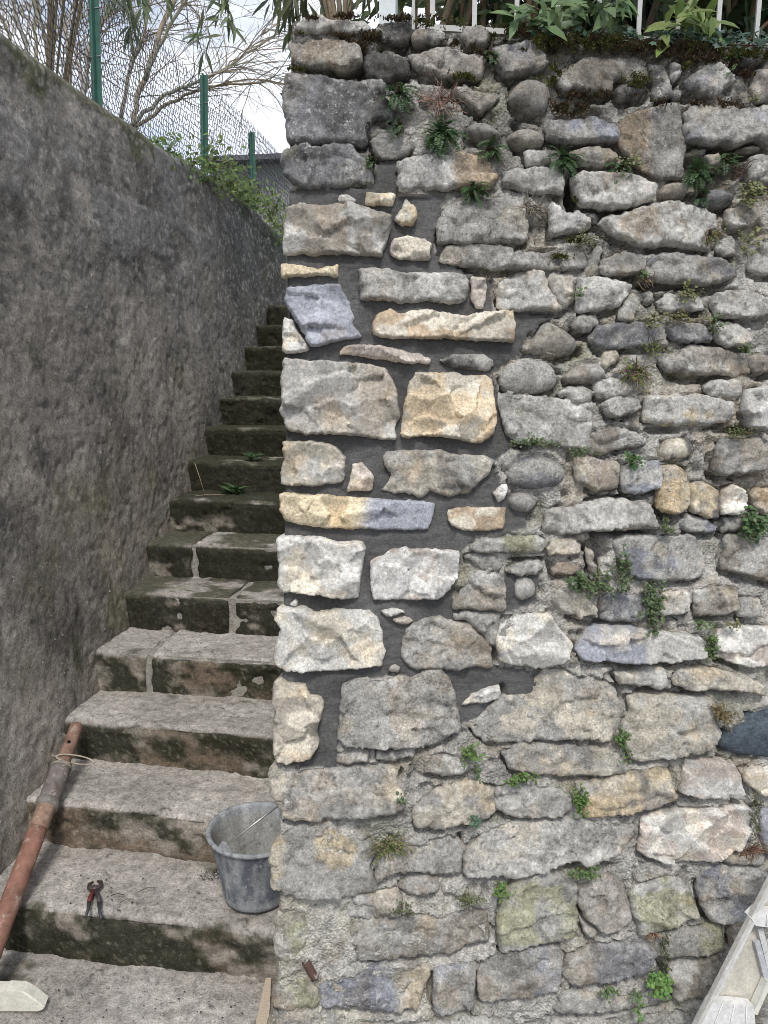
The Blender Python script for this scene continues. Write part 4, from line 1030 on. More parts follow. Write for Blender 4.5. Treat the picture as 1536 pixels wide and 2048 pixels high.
# ---- steel prop lying up the steps
def prop():
    T = aty(158, 1458, 2.43); Q = aty(6, 1880, 1.80)
    ax = (Q - T); L = np.linalg.norm(ax); ax /= L
    lift = np.array([0, -.02, .03]); T, Q = T + lift * .6, Q + lift
    ax = (Q - T); ax /= np.linalg.norm(ax)
    t = tag(empty('steel_prop', tuple(T)), 'rusty orange telescopic steel prop lying up the steps against the left wall', 'steel prop')
    rust = lambda p, base: tuple(np.array(base) * (1 + .35 * float(vnoise(np.array([p * 22.]), np.array([3.]), s=2)[0])))
    def seg(a, b, r, base, n=28, mat='rust'):
        m = MB(); k = max(2, int((b - a) / .02)); m.tube([T + ax * (a + (b - a) * q / k) for q in range(k + 1)], r, n, base); return m
    inner = seg(0, .30, .0235, (.24, .15, .115)).build('inner_tube', M['rust'], t)
    side = np.cross(ax, [0, 0, 1.0]); side /= np.linalg.norm(side); nrm = np.cross(side, ax)
    for q in (.085,):
        h = MB(); c0 = T + ax * q - nrm * -.0 ; vw = (CAM - c0); vw -= ax * (vw @ ax); vw /= np.linalg.norm(vw)
        h.tube([c0 + vw * .0215 + np.cross(ax, vw) * .006, c0 + vw * .0241 + np.cross(ax, vw) * .006], .0065, 12, (.012, .01, .01)); h.build('pin_hole', M['plain'], inner)
    slv = seg(.17, .315, .034, (.17, .15, .14)); slv.tube([T + ax * .30, T + ax * .325], .0385, 28, (.22, .2, .18)); slv.tube([T + ax * .168, T + ax * .176], .037, 28, (.3, .27, .22))
    slv.build('adjusting_collar', M['rust'], t)
    thr = MB(); k = 60
    thr.tube([T + ax * (.325 + .075 * q / k) for q in range(k + 1)], [.0285 + (.0018 if q % 6 < 3 else 0) for q in range(k + 1)], 24, (.30, .20, .15)); thr.build('thread', M['rust'], t)
    seg(.40, 1.25, .0295, (.26, .135, .10)).build('outer_tube', M['rust'], t)
    
    m = MB(); c0 = T + ax * .155; vw = (CAM - c0); vw -= ax * (vw @ ax); vw /= np.linalg.norm(vw); sd = np.cross(ax, vw)
    if sd @ RT < 0: sd = -sd
    pts = []
    for q in range(31):
        a = 2 * math.pi * q / 30
        pts.append(c0 + vw * .03 + sd * (.034 - .062 * math.cos(a)) + (-ax * .016) * math.sin(a) - ax * .012 * (1 - math.cos(a)) * .5)
    m.tube(pts, .0027, 7, (.42, .36, .28)); m.tube([c0 - sd * .045 + vw * .03, c0 - sd * .025 + vw * .028, c0 + sd * .03 + vw * .02 + ax * .012], .003, 7, (.3, .25, .2))
    m.build('locking_pin', M['rust'], t)
def mat_rust():
    g = NG('rusty red oxide paint', .75, .25); a = g.attr()
    c = g.mix(.8, a.outputs['Color'], g.ramp(g.noise(30, 6, .7), [(.3, .55), (.5, 1.0), (.7, 1.5)]), 'MULTIPLY')
    c = g.mix(g.ramp(g.noise(45, 5, .7), [(.57, 0), (.66, .8)]), c, (.42, .36, .31))
    c = g.mix(g.ramp(g.noise(22, 6, .7), [(.55, 0), (.68, .85)]), c, (.13, .075, .05))
    g.base(c); g.bump(g.noise(160, 5, .7), .5, .002); return g.m
M['rust'] = mat_rust()
prop()

# ---- pincers on the tread
def pincers():
    H = atz(191, 1762, .172); a, b = atz(172, 1838, .172), atz(203, 1842, .172)
    t = tag(empty('pincers', tuple(H)), 'small open pincers with red and black handles lying on the step', 'pincers')
    mid = H + (a + b - 2 * H) * .14
    rt_ = np.array([1.0, 0, 0]); up_ = np.array([0, 0, .008]); dr = (a + b) / 2 - H; dr /= np.linalg.norm(dr); sd = np.cross(dr, [0, 0, 1.0])
    if sd[0] < 0: sd = -sd
    j = MB()
    for s_ in (-1, 1):
        j.tube([mid + up_ + sd * s_ * .004, mid - dr * .012 + sd * s_ * .017 + up_, mid - dr * .028 + sd * s_ * .017 + up_, mid - dr * .038 + sd * s_ * .006 + up_], [.006, .007, .0065, .003], 8, (.05, .035, .035))
    j.build('jaws', M['tool'], t)
    p = MB(); p.tube([mid + up_ * .3, mid + up_ * 2], .009, 14, (.10, .07, .07)); p.build('pivot', M['tool'], t)
    for e, s_, cc in ((a, -1, (.12, .03, .027)), (b, 1, (.06, .05, .05))):
        h = MB(); q1 = mid + (e - mid) * .3 + sd * s_ * .006
        h.tube([mid + up_, q1 + up_, mid + (e - mid) * .5 + sd * s_ * .004 + up_], [.007, .0072, .0066], 10, cc); o = h.build('handle', M['tool'], t)
        g_ = MB(); g_.tube([mid + (e - mid) * .48 + sd * s_ * .004 + up_, mid + (e - mid) * .75 + up_, e + up_], [.0062, .005, .0042], 10, (.055, .055, .06)); g_.build('grip', M['tool'], o)
M['tool'] = mat_vc('worn tool steel', .5, .4, 60, 250, .5, .2, .001)
pincers()

# ---- pale block at the lower left, batten and pipe stub at the corner
def small_things():
    A, B = atz(-60, 2021, .006), atz(90, 2021, .006)
    ex = (B - A); ex /= np.linalg.norm(ex); ey = np.array([-ex[1], ex[0], 0]); ez = np.array([0, 0, 1.0]); L = np.linalg.norm(B - A)
    t = MB()
    prof = [(p_, q_ * .7) for p_, q_ in [(0, 0), (L - .014, 0), (L - .002, .008), (L, .018), (L - .022, .05), (L - .052, .086), (L - .062, .092), (L - .10, .094), (L - .108, .091), (0, .091)]]
    k = 5; nv = len(prof)
    fr = [A + ex * p + ez * q for p, q in prof]; ins = [A + ex * (p - .004) + ez * (q * .97 + .001) + ey * .035 for p, q in prof]
    f0 = [A + ex * (p - .003) + ez * (q * .98 + .001) - ey * .004 for p, q in prof]
    t.add(f0 + fr + ins, [tuple(range(nv))] + [(i, (i + 1) % nv, nv + (i + 1) % nv, nv + i) for i in range(nv)] + [(nv + i, nv + (i + 1) % nv, 2 * nv + (i + 1) % nv, 2 * nv + i) for i in range(nv)] + [tuple(range(3 * nv - 1, 2 * nv - 1, -1))], (.66, .645, .56))
    tag(t.build('plaster_block', M['plain'], None, False, origin=A), 'off-white block with one sloping end lying on the bottom step', 'block')
    # batten
    top, bot = aty(537, 1962, 1.875), atz(520, 2085, .012)
    d = bot - top; d /= np.linalg.norm(d); sx = RT - d * (RT @ d); sx /= np.linalg.norm(sx); sy = np.cross(d, sx)
    m = MB(); vs = []; n = 14
    for q in range(n + 1):
        c = top + (bot - top) * q / n; w = (.0075 + .010 * min(1, q / n * 1.4)) * (1 + .06 * math.sin(q * 2.1)); h = .011
        vs += [c + sx * w * i + sy * h * j for i, j in ((-1, -1), (1, -1), (1.05, 1), (-.95, 1))]
    fs = [(i * 4 + j, i * 4 + (j + 1) % 4, i * 4 + 4 + (j + 1) % 4, i * 4 + 4 + j) for i in range(n) for j in range(4)] + [(3, 2, 1, 0), (n * 4, n * 4 + 1, n * 4 + 2, n * 4 + 3)]
    m.add(vs, fs, (.52, .43, .33)); tag(m.build('wooden_batten', M['wood'], None, False), 'pale splintered wooden batten leaning on the bottom step by the wall corner', 'batten')
    # rusty pipe stub set in cement
    c0 = onwall(619, 1934, .004); m = MB()
    dn = -WU * .8 + WD * .42; dn /= np.linalg.norm(dn)
    n = 14; vs = []
    for q in range(7):
        p = c0 - dn * .02 + dn * .048 * q / 6 + WN * (.004 + .004 * q / 6)
        for r in (.0105, .0075):
            for j in range(n):
                a = math.pi * (1.15 * j / (n - 1) - .15); s1 = np.cross(dn, WN)
                vs.append(p + (s1 * math.cos(a) + WN * math.sin(a)) * r)
    fs = []
    for q in range(6):
        for j in range(n - 1):
            b0 = q * 2 * n; b1 = b0 + 2 * n
            fs += [(b0 + j, b0 + j + 1, b1 + j + 1, b1 + j), (b0 + n + j, b1 + n + j, b1 + n + j + 1, b0 + n + j + 1)]
    for j in range(n - 1):
        e = 12 * n; fs.append((j, n + j, n + j + 1, j + 1)); fs.append((e + j, e + j + 1, e + n + j + 1, e + n + j))
    m.add(vs, fs, (.085, .05, .04)); tag(m.build('pipe_stub', M['rust'], None), 'short rusty pipe stub set in cement near the foot of the wall corner', 'pipe')
def mat_wood():
    g = NG('split pine', .8, .2); a = g.attr()
    c = g.mix(.7, a.outputs['Color'], g.ramp(g.noise(28, 5, .6, stretch=(6, 6, .6)), [(.3, .55), (.6, 1.2)]), 'MULTIPLY')
    g.base(c); g.bump(g.noise(90, 4, .6, stretch=(6, 6, .6)), .5, .002); return g.m
M['wood'] = mat_wood()
small_things()

# ---- pale metal stepladder in the lower right corner, in front of the wall
def ladder():
    W = lambda x, y, o=.14: onwall(x, y, o)
    t = tag(empty('stepladder', tuple(W(1440, 2120, .14))), 'pale mortar-splashed metal stepladder standing before the wall, cut by the frame', 'stepladder')
    a, b = W(1575, 1690), W(1352, 2130); d = b - a; d /= np.linalg.norm(d); bk = -WN
    s1 = np.cross(d, WN); s1 /= np.linalg.norm(s1)
    if s1 @ WD < 0: s1 = -s1
    low = a + d * ((-.16 - a[2]) / d[2])
    m = MB(); m.box((a + low) / 2, (low - a) / 2, s1 * .0045, WN * .007, (.50, .49, .45)); m.build('rail', M['alu'], t, False)
    m = MB(); m.box((a + low) / 2 + s1 * .006 + WN * .006, (low - a) / 2, s1 * .0035, WN * .0035, (.58, .575, .55)); m.build('rail_flange', M['alu'], t, False)
    # tapering cream web plate behind the rail
    w = MB(); w.prism([W(x, y, .115) for x, y in ((1507, 1846), (1516, 1850), (1533, 1962), (1512, 2012), (1424, 2006))], WN * -.006, (.52, .49, .42)); w.build('web_plate', M['alu'], t, False)
    w = MB(); w.prism([W(x, y, .115) for x, y in ((1545, 1775), (1580, 1700), (1600, 1700), (1600, 1825), (1523, 1824))], WN * -.006, (.5, .46, .39)); w.build('web_plate', M['alu'], t, False)
    for (pts, nm) in ((((1503, 1838), (1518, 1823), (1600, 1832), (1600, 1862), (1512, 1852)), 'tread'), (((1426, 2006), (1508, 2013), (1513, 2080), (1388, 2080)), 'tread')):
        w = MB(); q = [W(x, y, .15) for x, y in pts]; w.prism(q, WN * -.03, (.66, .655, .64)); tr = w.build(nm, M['alu'], t, False)
        for k in range(3):
            f = (k + .8) / 3.4; r = MB()
            if nm and pts[0][0] < 1500: p0, p1 = W(1426 + 82 * f, 2007 + 6 * f, .152), W(1388 + 124 * f, 2080, .152)
            else: p0, p1 = W(1515 + 85 * f, 1828 + 4 * f, .152), W(1512 + 88 * f, 1850 + 6 * f, .152)
            r.tube([p0, p1], .0016, 5, (.7, .7, .69)); r.build('tread_rib', M['alu'], tr)
    m = MB(); p, q = W(1534, 1958, .13), W(1505, 2022, .13); e = (q - p) / np.linalg.norm(q - p); s2 = np.cross(e, WN)
    m.box((p + q) / 2, (q - p) / 2, s2 * .006, WN * .012, (.66, .65, .58)); m.build('stay', M['alu'], t, False)
    for (x0, y0, x1, y1, c) in ((1517, 1853, 1556, 2012, (.6, .6, .6)), (1511, 1880, 1536, 1975, (.42, .43, .45)), (1590, 1960, 1490, 2140, (.58, .575, .55))):
        m = MB(); p, q = W(x0, y0, .12), W(x1, y1, .12); e = (q - p) / np.linalg.norm(q - p); s2 = np.cross(e, WN)
        m.box((p + q) / 2, (q - p) / 2, s2 * .007, WN * .008, c); m.build('brace', M['alu'], t, False)
M['alu'] = mat_vc('mortar-splashed aluminium', .5, .45, 25, 120, .4, .2, .001, None, (50, (.72, .71, .68), (.3, .28, .24), .6, .45))
ladder()

# =================================================================== RAILING ON THE STONE WALL
def railing():
    OFF = -.08
    t = tag(empty('metal_railing', tuple(onwall(778, 38, OFF))), 'white painted metal railing with square bars on top of the stone wall', 'railing')
    zt_ = 3.45
    def at(x, y): return onwall(x, y, OFF)
    def bar(px, py, w, name, c, zb=None):
        p = at(px, py); z0 = p[2] if zb is None else zb
        m = MB(); m.box((p[0], p[1], (z0 + zt_) / 2), WD * w, BACK * w, (0, 0, (zt_ - z0) / 2), c); return m.build(name, M['paint'], t, False)
    bar(777, 45, .0195, 'post', (.60, .64, .65), 2.50)
    p = at(826, 45); m = MB(); m.box((p[0], p[1] + .01, 3.0), WD * .0035, BACK * .004, (0, 0, .48), (.45, .46, .44)); m.build('hinge_strip', M['paint'], t, False)
    for x in (865, 949, 1033, 1115, 1197, 1278, 1357, 1437, 1515, 1595):
        bar(x, 42, .0058, 'bar', (.5, .5, .48), 2.575)
    a, b = at(838, 30), at(1640, 30)
    a[2] = b[2] = 2.572
    m = MB(); m.box((a + b) / 2, (b - a) / 2, BACK * .009, (0, 0, .0065), (.48, .48, .45)); m.build('bottom_rail', M['paint'], t, False)
    a[2] = b[2] = zt_; m = MB(); m.box((a + b) / 2, (b - a) / 2, BACK * .011, (0, 0, .0095), (.6, .6, .58)); m.build('top_rail', M['paint'], t, False)
railing()

# =================================================================== PLANTS
def rv(s=1.0): return np.array([random.gauss(0, s), random.gauss(0, s), random.gauss(0, s)])
def unit(v): v = np.asarray(v, float); return v / (np.linalg.norm(v) + 1e-9)
def jc(c, a=.25):
    k = random.uniform(1 - a, 1 + a); return (c[0] * k * random.uniform(.88, 1.12), c[1] * k, c[2] * k * random.uniform(.85, 1.15))
GREEN, FERN, YGREEN, DRY = (.10, .175, .06), (.062, .115, .044), (.20, .25, .085), (.26, .19, .13)
def fern(px, py, size, n, label, dead=0):
    p0 = onwall(px, py, .012); t = tag(empty('wall_fern', tuple(p0)), label, 'fern', 'ferns rooted in the wall joints')
    m = MB()
    for k in range(n):
        a = random.uniform(0, 2 * math.pi)
        d = unit(WD * math.cos(a) + WU * (math.sin(a) * .75 + .12) + WN * random.uniform(.35, .95)); L = size * random.uniform(.55, 1.0)
        c = jc(FERN if random.random() > dead else (.16, .12, .06), .35)
        pts = []; q = p0 + rv(.006); dd = d.copy(); ns = 11
        for s_ in range(ns + 1):
            pts.append(q.copy()); dd = unit(dd + np.array([0, 0, -.10 - .05 * random.random()]) + rv(.03)); q = q + dd * L / ns
        m.tube(pts, [.0009 - .0006 * s_ / ns for s_ in range(ns + 1)], 3, c, False)
        for s_ in range(2, ns + 1):
            dd = unit(pts[s_] - pts[s_ - 1]); sd = unit(np.cross(dd, WN * .6 + np.array([0, 0, 1.0]) + rv(.15))); nn = np.cross(sd, dd)
            ll = L * .14 * (1 - (s_ / ns - .35) ** 2 * 1.5) + .002
            for sg in (-1, 1): m.leaf(pts[s_], unit(sd * sg + dd * .35 + rv(.1)), nn, ll, ll * .62, jc(c, .2), .1, 2)
    m.build('fronds', M['leaf'], t)
    r = MB()
    for k in range(10): r.tube([p0 - WN * .012 + rv(.004), p0 + rv(.006) + WN * .006], .003, 5, (.06, .045, .03))
    r.build('rootstock', M['bark'], t)
def herb(px, py, w, h, n, label, c=GREEN, r=.0062, stems=True, drop=.2, cat='plant', name='wall_pellitory'):
    """round-leaved plant: w,h half-extents in photo px"""
    p0 = onwall(px, py, .012); t = tag(empty(name, tuple(p0)), label, cat, 'small leafy plants growing out of the wall')
    n = int(n * 2.1); r *= .74; c = (c[0], c[1] * .84, c[2] * 1.1); sw, sh = w * 1.15e-3, h * 1.15e-3
    m = MB(); st = MB(); k = 0
    ns = max(4, n // 7)
    for s_ in range(ns):
        a = random.uniform(0, 2 * math.pi); q = math.sqrt(random.random()) * random.choice((.7, 1, 1.3))
        tip = p0 + WD * math.cos(a) * q * sw + WU * (math.sin(a) * q * sh) + WN * random.uniform(.006, .03)
        root = p0 + WD * math.cos(a) * q * sw * .3 + WU * (math.sin(a) * q * sh * .4) - WN * .012
        mid = (root + tip) / 2 + WN * .02 + rv(.003) + np.array([0, 0, -drop * .02])
        st.tube([root, mid, tip], .0007, 3, (.16, .14, .06), False)
        for j in range(n // ns + 1):
            f = random.uniform(.25, 1.08); p = (root * (1 - f) ** 2 + 2 * mid * f * (1 - f) + tip * f * f) + rv(.0045)
            nn = unit(WN * .8 + np.array([0, 0, .75]) + rv(.35)); rr = r * random.uniform(.45, 1.1)
            m.disc(p + WN * .004, nn, rr, jc(c, .35), 6, random.uniform(-.1, .35))
    m.build('leaves', M['leaf'], t); st.build('stems', M['dryleaf'], t)
def tuft(px, py, size, n, label, c=DRY, spread=1.0, droop=.1, name='dry_tuft', green=0.0):
    p0 = onwall(px, py, .008); t = tag(empty(name, tuple(p0)), label, 'grass tuft', 'dry tufts in the wall joints')
    m = MB()
    for k in range(n):
        a = random.uniform(0, 2 * math.pi); d = unit(WD * math.cos(a) * spread + WU * (math.sin(a) * .8 + .15) + WN * random.uniform(.2, .8))
        q = p0 + WD * random.gauss(0, size * .22) + WU * random.gauss(0, size * .10); L = size * random.uniform(.4, 1.0); pts = []
        cc = jc(c if random.random() > green else (.12, .16, .05), .35)
        for s_ in range(6): pts.append(q.copy()); d = unit(d + np.array([0, 0, -droop]) + rv(.16)); q = q + d * L / 5
        m.tube(pts, [.0014, .0013, .0012, .001, .0009, .0005], 3, cc, False)
        if random.random() < green:
            for s_ in range(2, 6): m.disc(pts[s_] + rv(.003), unit(WN + rv(.5)), .003, jc((.16, .2, .06)), 5)
    m.build('stalks', M['dryleaf'], t)
for a in [(797, 187, .055, 26, 'dark fern beside the large slate-grey corner stone near the wall top'), (882, 268, .065, 44, 'bushy dark fern under the pinkish dry stalks'),
          (800, 252, .035, 10, 'thin fern sprig at the lower right of the large grey corner stone'), (985, 300, .045, 16, 'fern above the right end of the whitish rust-stained stone'),
          (947, 382, .045, 24, 'fern hanging below the whitish rust-stained stone'), (744, 322, .028, 12, 'little fern where the fresh mortar meets the second corner stone'),
          (1126, 318, .055, 30, 'fern left of the pale ochre stone in the upper courses'), (1238, 335, .045, 16, 'fern with pale leaves above the long overhanging stone', ),
          (1395, 345, .06, 30, 'fern in the dark hollow under the broad grey slab'), (1450, 320, .045, 14, 'sparse fern at the right of the hollow under the grey slab'),
          (978, 112, .03, 12, 'fern sprig beside the pointed grey stone at the wall top'), (1468, 125, .035, 12, 'fern sprig among the topmost stones at the right edge'), (1405, 388, .04, 10, 'drooping fern frond over the dark smooth cobble')]:
    fern(*a)
for a in [(1190, 1165, 62, 34, 90, 'leafy plant right of the thin upright stone slivers'), (1238, 1140, 20, 46, 60, 'leafy sprig hanging left of the streaky blue-grey stone'), (1300, 1205, 26, 62, 130, 'long trailing plant hanging below the streaky blue-grey stone'),
          (1150, 1160, 26, 20, 26, 'big-leaved sprig by the short pinkish flat stone', GREEN, .010), (1500, 1045, 40, 42, 120, 'dense green clump at the right edge in the middle courses', (.08, .17, .05), .008),
          (1500, 395, 40, 32, 70, 'yellowish round-leaved plant at the right edge near the top', YGREEN, .008), (1490, 485, 24, 26, 26, 'yellow-green sprig below the broad pale stone at the right', YGREEN, .0085),
          (1370, 585, 34, 20, 44, 'small creeping plant in the shaded joint of the upper right courses', YGREEN, .006), (1300, 640, 30, 26, 46, 'creeper with yellowed leaves beside a small cream stone', YGREEN, .005), (1360, 635, 60, 16, 60, 'low yellow-green creeper along the joint above two dark flat stones', (.2, .22, .07), .0042),
          (1423, 650, 16, 22, 26, 'round-leaved sprig below the pale block on the right', GREEN, .006), (1488, 700, 28, 12, 26, 'little plant at the right edge of the upper courses', GREEN, .0055), (1152, 588, 14, 10, 12, 'tiny round-leaved sprig between two pale stones', GREEN, .0065),
          (1283, 556, 10, 12, 8, 'single pair of round leaves under the wide layered stone', GREEN, .008), (1060, 882, 46, 12, 60, 'low green strip under the big grey stone beside the ochre one', GREEN, .0048), (1160, 905, 30, 10, 30, 'green wisps above the round brown cobble', GREEN, .0045), (1255, 915, 28, 16, 44, 'green cushion above the two small square stones', (.08, .18, .05), .0065),
          (1330, 1050, 18, 22, 30, 'little plant under the ochre stones', (.1, .16, .05), .005), (1465, 865, 40, 12, 50, 'thin green line under the pale ochre-streaked block', (.11, .17, .05), .004), (1415, 1290, 12, 34, 60, 'narrow green column between two pale blocks', (.1, .19, .05), .0055), (1400, 1243, 20, 12, 26, 'green tuft at the corner of three pale stones', (.1, .2, .05), .0055),
          (1460, 1245, 18, 14, 22, 'yellowing tuft under the small grey stone at the right', YGREEN, .005), (1240, 1480, 16, 36, 60, 'small plant climbing left of the broad pale stone', (.1, .2, .05), .0055), (935, 1500, 28, 22, 60, 'green clump below the big mottled stone', (.12, .24, .05), .0055), (950, 1540, 10, 16, 20, 'sprig hanging under the green clump', GREEN, .005),
          (1035, 1553, 36, 16, 70, 'green cushion in the joint above the rough grey stone', (.12, .24, .05), .0055), (1155, 1600, 16, 36, 80, 'upright green clump between two stones in the lower courses', (.1, .22, .04), .0055), (945, 1635, 22, 12, 22, 'bluish sprig under the cream stone', (.1, .2, .1), .006), (1000, 1770, 22, 22, 44, 'fresh green sprig above the yellow-lichened stone', (.14, .27, .06), .0058),
          (940, 1790, 46, 12, 50, 'straggling plant along the joint at the foot of the wall', (.12, .17, .06), .0042), (1165, 1740, 44, 14, 80, 'green mat in the hollow under the long pale stone', (.1, .2, .05), .0045), (1315, 1955, 26, 36, 100, 'bright green clump low on the wall near the ladder', (.15, .33, .07), .0078), (1215, 1975, 20, 16, 24, 'pale green sprig under the dark-bellied stone', (.14, .24, .08), .0065),
          (1270, 1985, 10, 12, 12, 'tiny green sprig left of the bright clump', (.14, .26, .08), .006), (1275, 2015, 10, 16, 14, 'tiny sprig hanging at the very bottom', (.14, .3, .08), .006), (810, 1810, 24, 20, 30, 'sparse weed on the mortared foot of the corner', (.13, .17, .07), .0042), (1435, 1420, 34, 26, 70, 'brownish creeper beside the dark blue stone', (.17, .15, .05), .0048), (1505, 1630, 14, 60, 50, 'dark creeper down the right edge of the lower courses', (.09, .12, .05), .0048), (1325, 1880, 8, 60, 40, 'dark moss-like creeper between the greenish stones', (.06, .09, .03), .004),
          (1165, 480, 34, 18, 50, 'mossy green weed above the dark flat stone', (.16, .2, .08), .004), (800, 1590, 10, 8, 10, 'single little sprig beside the crack in the lower courses', GREEN, .006), (1255, 325, 30, 14, 26, 'yellow-green weed on the ledge of the overhanging stone', YGREEN, .0055), (1505, 200, 8, 10, 8, 'tiny yellow sprig on the broad grey slab', YGREEN, .006)]:
    herb(*a)
for a in [(885, 205, .07, 70, 'pinkish dry stalks on the upper wall', (.33, .22, .18)), (1272, 745, .055, 90, 'brown withered tuft in the middle of the wall', (.22, .16, .11), 1.2, .15, 'dry_tuft', .25), (775, 1690, .06, 110, 'straw-coloured withered tuft on the lower corner', (.27, .23, .14), 1.2, .1, 'dry_tuft', .3), (1062, 418, .045, 60, 'grey withered tuft beside the white stone', (.30, .26, .21)),
          (1420, 470, .04, 40, 'brown withered tuft right of the broad pale stone', (.2, .13, .09), 1, .2, 'dry_tuft', .2), (1300, 690, .035, 40, 'withered tuft under the dark flat stones', (.2, .16, .1), 1.4, .1, 'dry_tuft', .4), (1500, 1700, .05, 50, 'reddish withered tuft at the right edge', (.25, .15, .1)), (1300, 1865, .03, 30, 'few reddish straws above the greenish flat stone', (.33, .2, .13)), (1290, 560, .03, 24, 'few brown straws hanging under the layered stone', (.25, .18, .12)), (1480, 345, .04, 36, 'dark rooty tuft in the hollow under the grey slab', (.10, .07, .05))]:
    tuft(*a)

# ---- moss cushions along the top and on ledges
def moss():
    m = MB()
    spots = [(x_, 66 + (x_ - 1040) * .075 + (x_ * 7 % 13), 34, 12, .8) for x_ in range(1040, 1600, 46)] + [(620, 38, 20, 6, .8), (690, 33, 24, 8, 1), (595, 70, 14, 6, .6), (680, 75, 30, 8, .9), (745, 75, 24, 14, .7), (820, 38, 60, 8, .8), (880, 50, 40, 10, .9), (915, 85, 30, 12, .8), (1010, 65, 50, 16, 1), (1075, 90, 40, 22, 1), (1110, 150, 26, 26, .6), (1140, 215, 40, 22, .5), (1150, 85, 40, 22, 1), (1200, 90, 60, 18, 1), (1270, 95, 60, 14, 1), (1330, 105, 60, 14, .9), (1400, 115, 70, 16, .9), (1480, 110, 50, 14, .8), (1275, 165, 34, 18, .7), (1190, 190, 60, 10, .7), (1430, 210, 46, 10, .8), (1330, 205, 26, 6, .6), (930, 155, 30, 10, .6), (1160, 395, 14, 14, .5), (1150, 480, 20, 10, .5), (1120, 515, 20, 6, .5), (1380, 100, 20, 20, .8), (1375, 130, 14, 20, .8), (960, 95, 20, 24, .6), (720, 95, 26, 14, .5), (600, 140, 30, 5, .4), (1490, 150, 20, 12, .5)]
    for (x, y, w, h, k) in spots:
        br = random.random() < .35
        for q in range(int(34 * w * h / 330 * 12)):
            fx, fy = random.gauss(0, .52), random.gauss(0, .45); r = min(1, math.hypot(fx, fy))
            if vnoise(np.array([x * .02 + fx * w * .09]), np.array([y * .02 + fy * h * .09]), s=4)[0] < -.12: continue
            p = onwall(x + w * fx, y + h * fy, .004 + .022 * k * (1 - r * r) * random.uniform(.6, 1.0))
            c = jc(random.choice([(.075, .085, .022), (.1, .1, .03), (.055, .05, .022), (.12, .115, .03)]) if not br else random.choice([(.085, .05, .03), (.06, .04, .025), (.08, .07, .03)]), .4)
            d = unit(WN * .7 + np.array([0, 0, .7]) + rv(.5)); m.leaf(p, d, rv(), random.uniform(.005, .010), .0042, c, .2, 2)
    tag(m.build('moss', M['moss'], None, False), 'dark green and brown moss cushions along the wall top', 'moss', kind='stuff')
moss()

# ---- ivy along the top of the wall
def ivy():
    p0 = onwall(1300, 90, -.02); t = tag(empty('ivy', tuple(p0)), 'blue-green small-leaved ivy creeping along the top edge of the stone wall', 'ivy')
    m = MB(); st = MB()
    def xleaf(p, n, s, c):
        n = unit(n); a = unit(np.cross(n, rv())); b = np.cross(n, a); pts = [p]
        for ang, r in ((-90, .45), (-35, .8), (0, .5), (30, .95), (62, .55), (90, 1.15), (118, .55), (150, .95), (180, .5), (215, .8)):
            r *= s; pts.append(p + a * math.cos(math.radians(ang)) * r + b * math.sin(math.radians(ang)) * r - n * r * .15)
        k = len(pts) - 1; m.add(pts, [(0, i + 1, (i + 1) % k + 1) for i in range(k)], c)
    for k in range(900):
        x = random.uniform(1050, 1640); f = (x - 1050) / 590
        if random.random() > .35 + .65 * f: continue
        y = 62 + 34 * f + random.gauss(0, 5 + 8 * f) - (8 if f > .35 else 0)
        p = onwall(x, y, random.uniform(-.09, .03)); xleaf(p, WN * .6 + np.array([0, 0, .8]) + rv(.4), random.uniform(.007, .014), jc(random.choice([(.05, .10, .07), (.07, .125, .09), (.11, .16, .13), (.04, .08, .045)]), .3))
    for q in range(7):
        pts = [onwall(1050 + 95 * j + random.uniform(-30, 30), 68 + 5.6 * j + random.uniform(-6, 8), random.uniform(-.05, .012)) for j in range(7)]; st.tube(pts, .0016, 4, (.12, .09, .06))
    m.build('leaves', M['leaf'], t); st.build('stems', M['bark'], t)
ivy()

# ---- broad-leaved shrubs pushing through the railing
def broad_shrub(label, sprays, base, c, L=.075, W=.032):
    t = tag(empty('broadleaf_shrub', tuple(base)), label, 'shrub', 'shrubs behind the railing')
    m = MB(); st = MB()
    for (px, py, off, n, dirx) in sprays:
        tip = onwall(px, py, off); k = np.asarray(base, float); mid = (k + tip) / 2 + np.array([0, 0, .22])
        pts = [k * (1 - f) ** 2 + 2 * mid * f * (1 - f) + tip * f * f for f in np.linspace(0, 1, 9)]
        st = MB(); st.tube(pts, [.006 - .0045 * q / 8 for q in range(9)], 5, (.12, .10, .06)); st.build('stem', M['bark'], t)
        ax = unit(pts[-1] - pts[-3])
        for j in range(n):
            f = random.uniform(-.02, .13); p = tip - ax * f + rv(.012)
            d = unit(WD * random.uniform(-1, 1) + WN * random.uniform(-.2, .8) + np.array([0, 0, random.uniform(-1.0, .35)]) + WD * dirx)
            m.leaf(p, d, WN * .6 + np.array([0, 0, .7]) + rv(.25), L * random.uniform(.6, 1.15), W * random.uniform(.75, 1.15), jc(c, .25), .22, 3)
    m.build('leaves', M['leaf'], t)
bp = lambda x, off=-.6: (lambda p: (p[0], p[1], 2.45))(onwall(x, 60, off))
broad_shrub('pale green broad-leaved shrub leaning through the middle of the railing', [(1065, 15, .0, 13, -.3), (1095, 20, .03, 13, 0), (1125, 5, .0, 12, .2), (1045, 45, .02, 9, -.2), (1100, 50, .02, 8, 0), (1190, 0, .03, 13, .0), (1215, 10, .02, 12, .2), (1150, 10, -.05, 10, 0), (1245, -15, .02, 9, .2)], bp(1150), (.135, .205, .09), .064, .027)
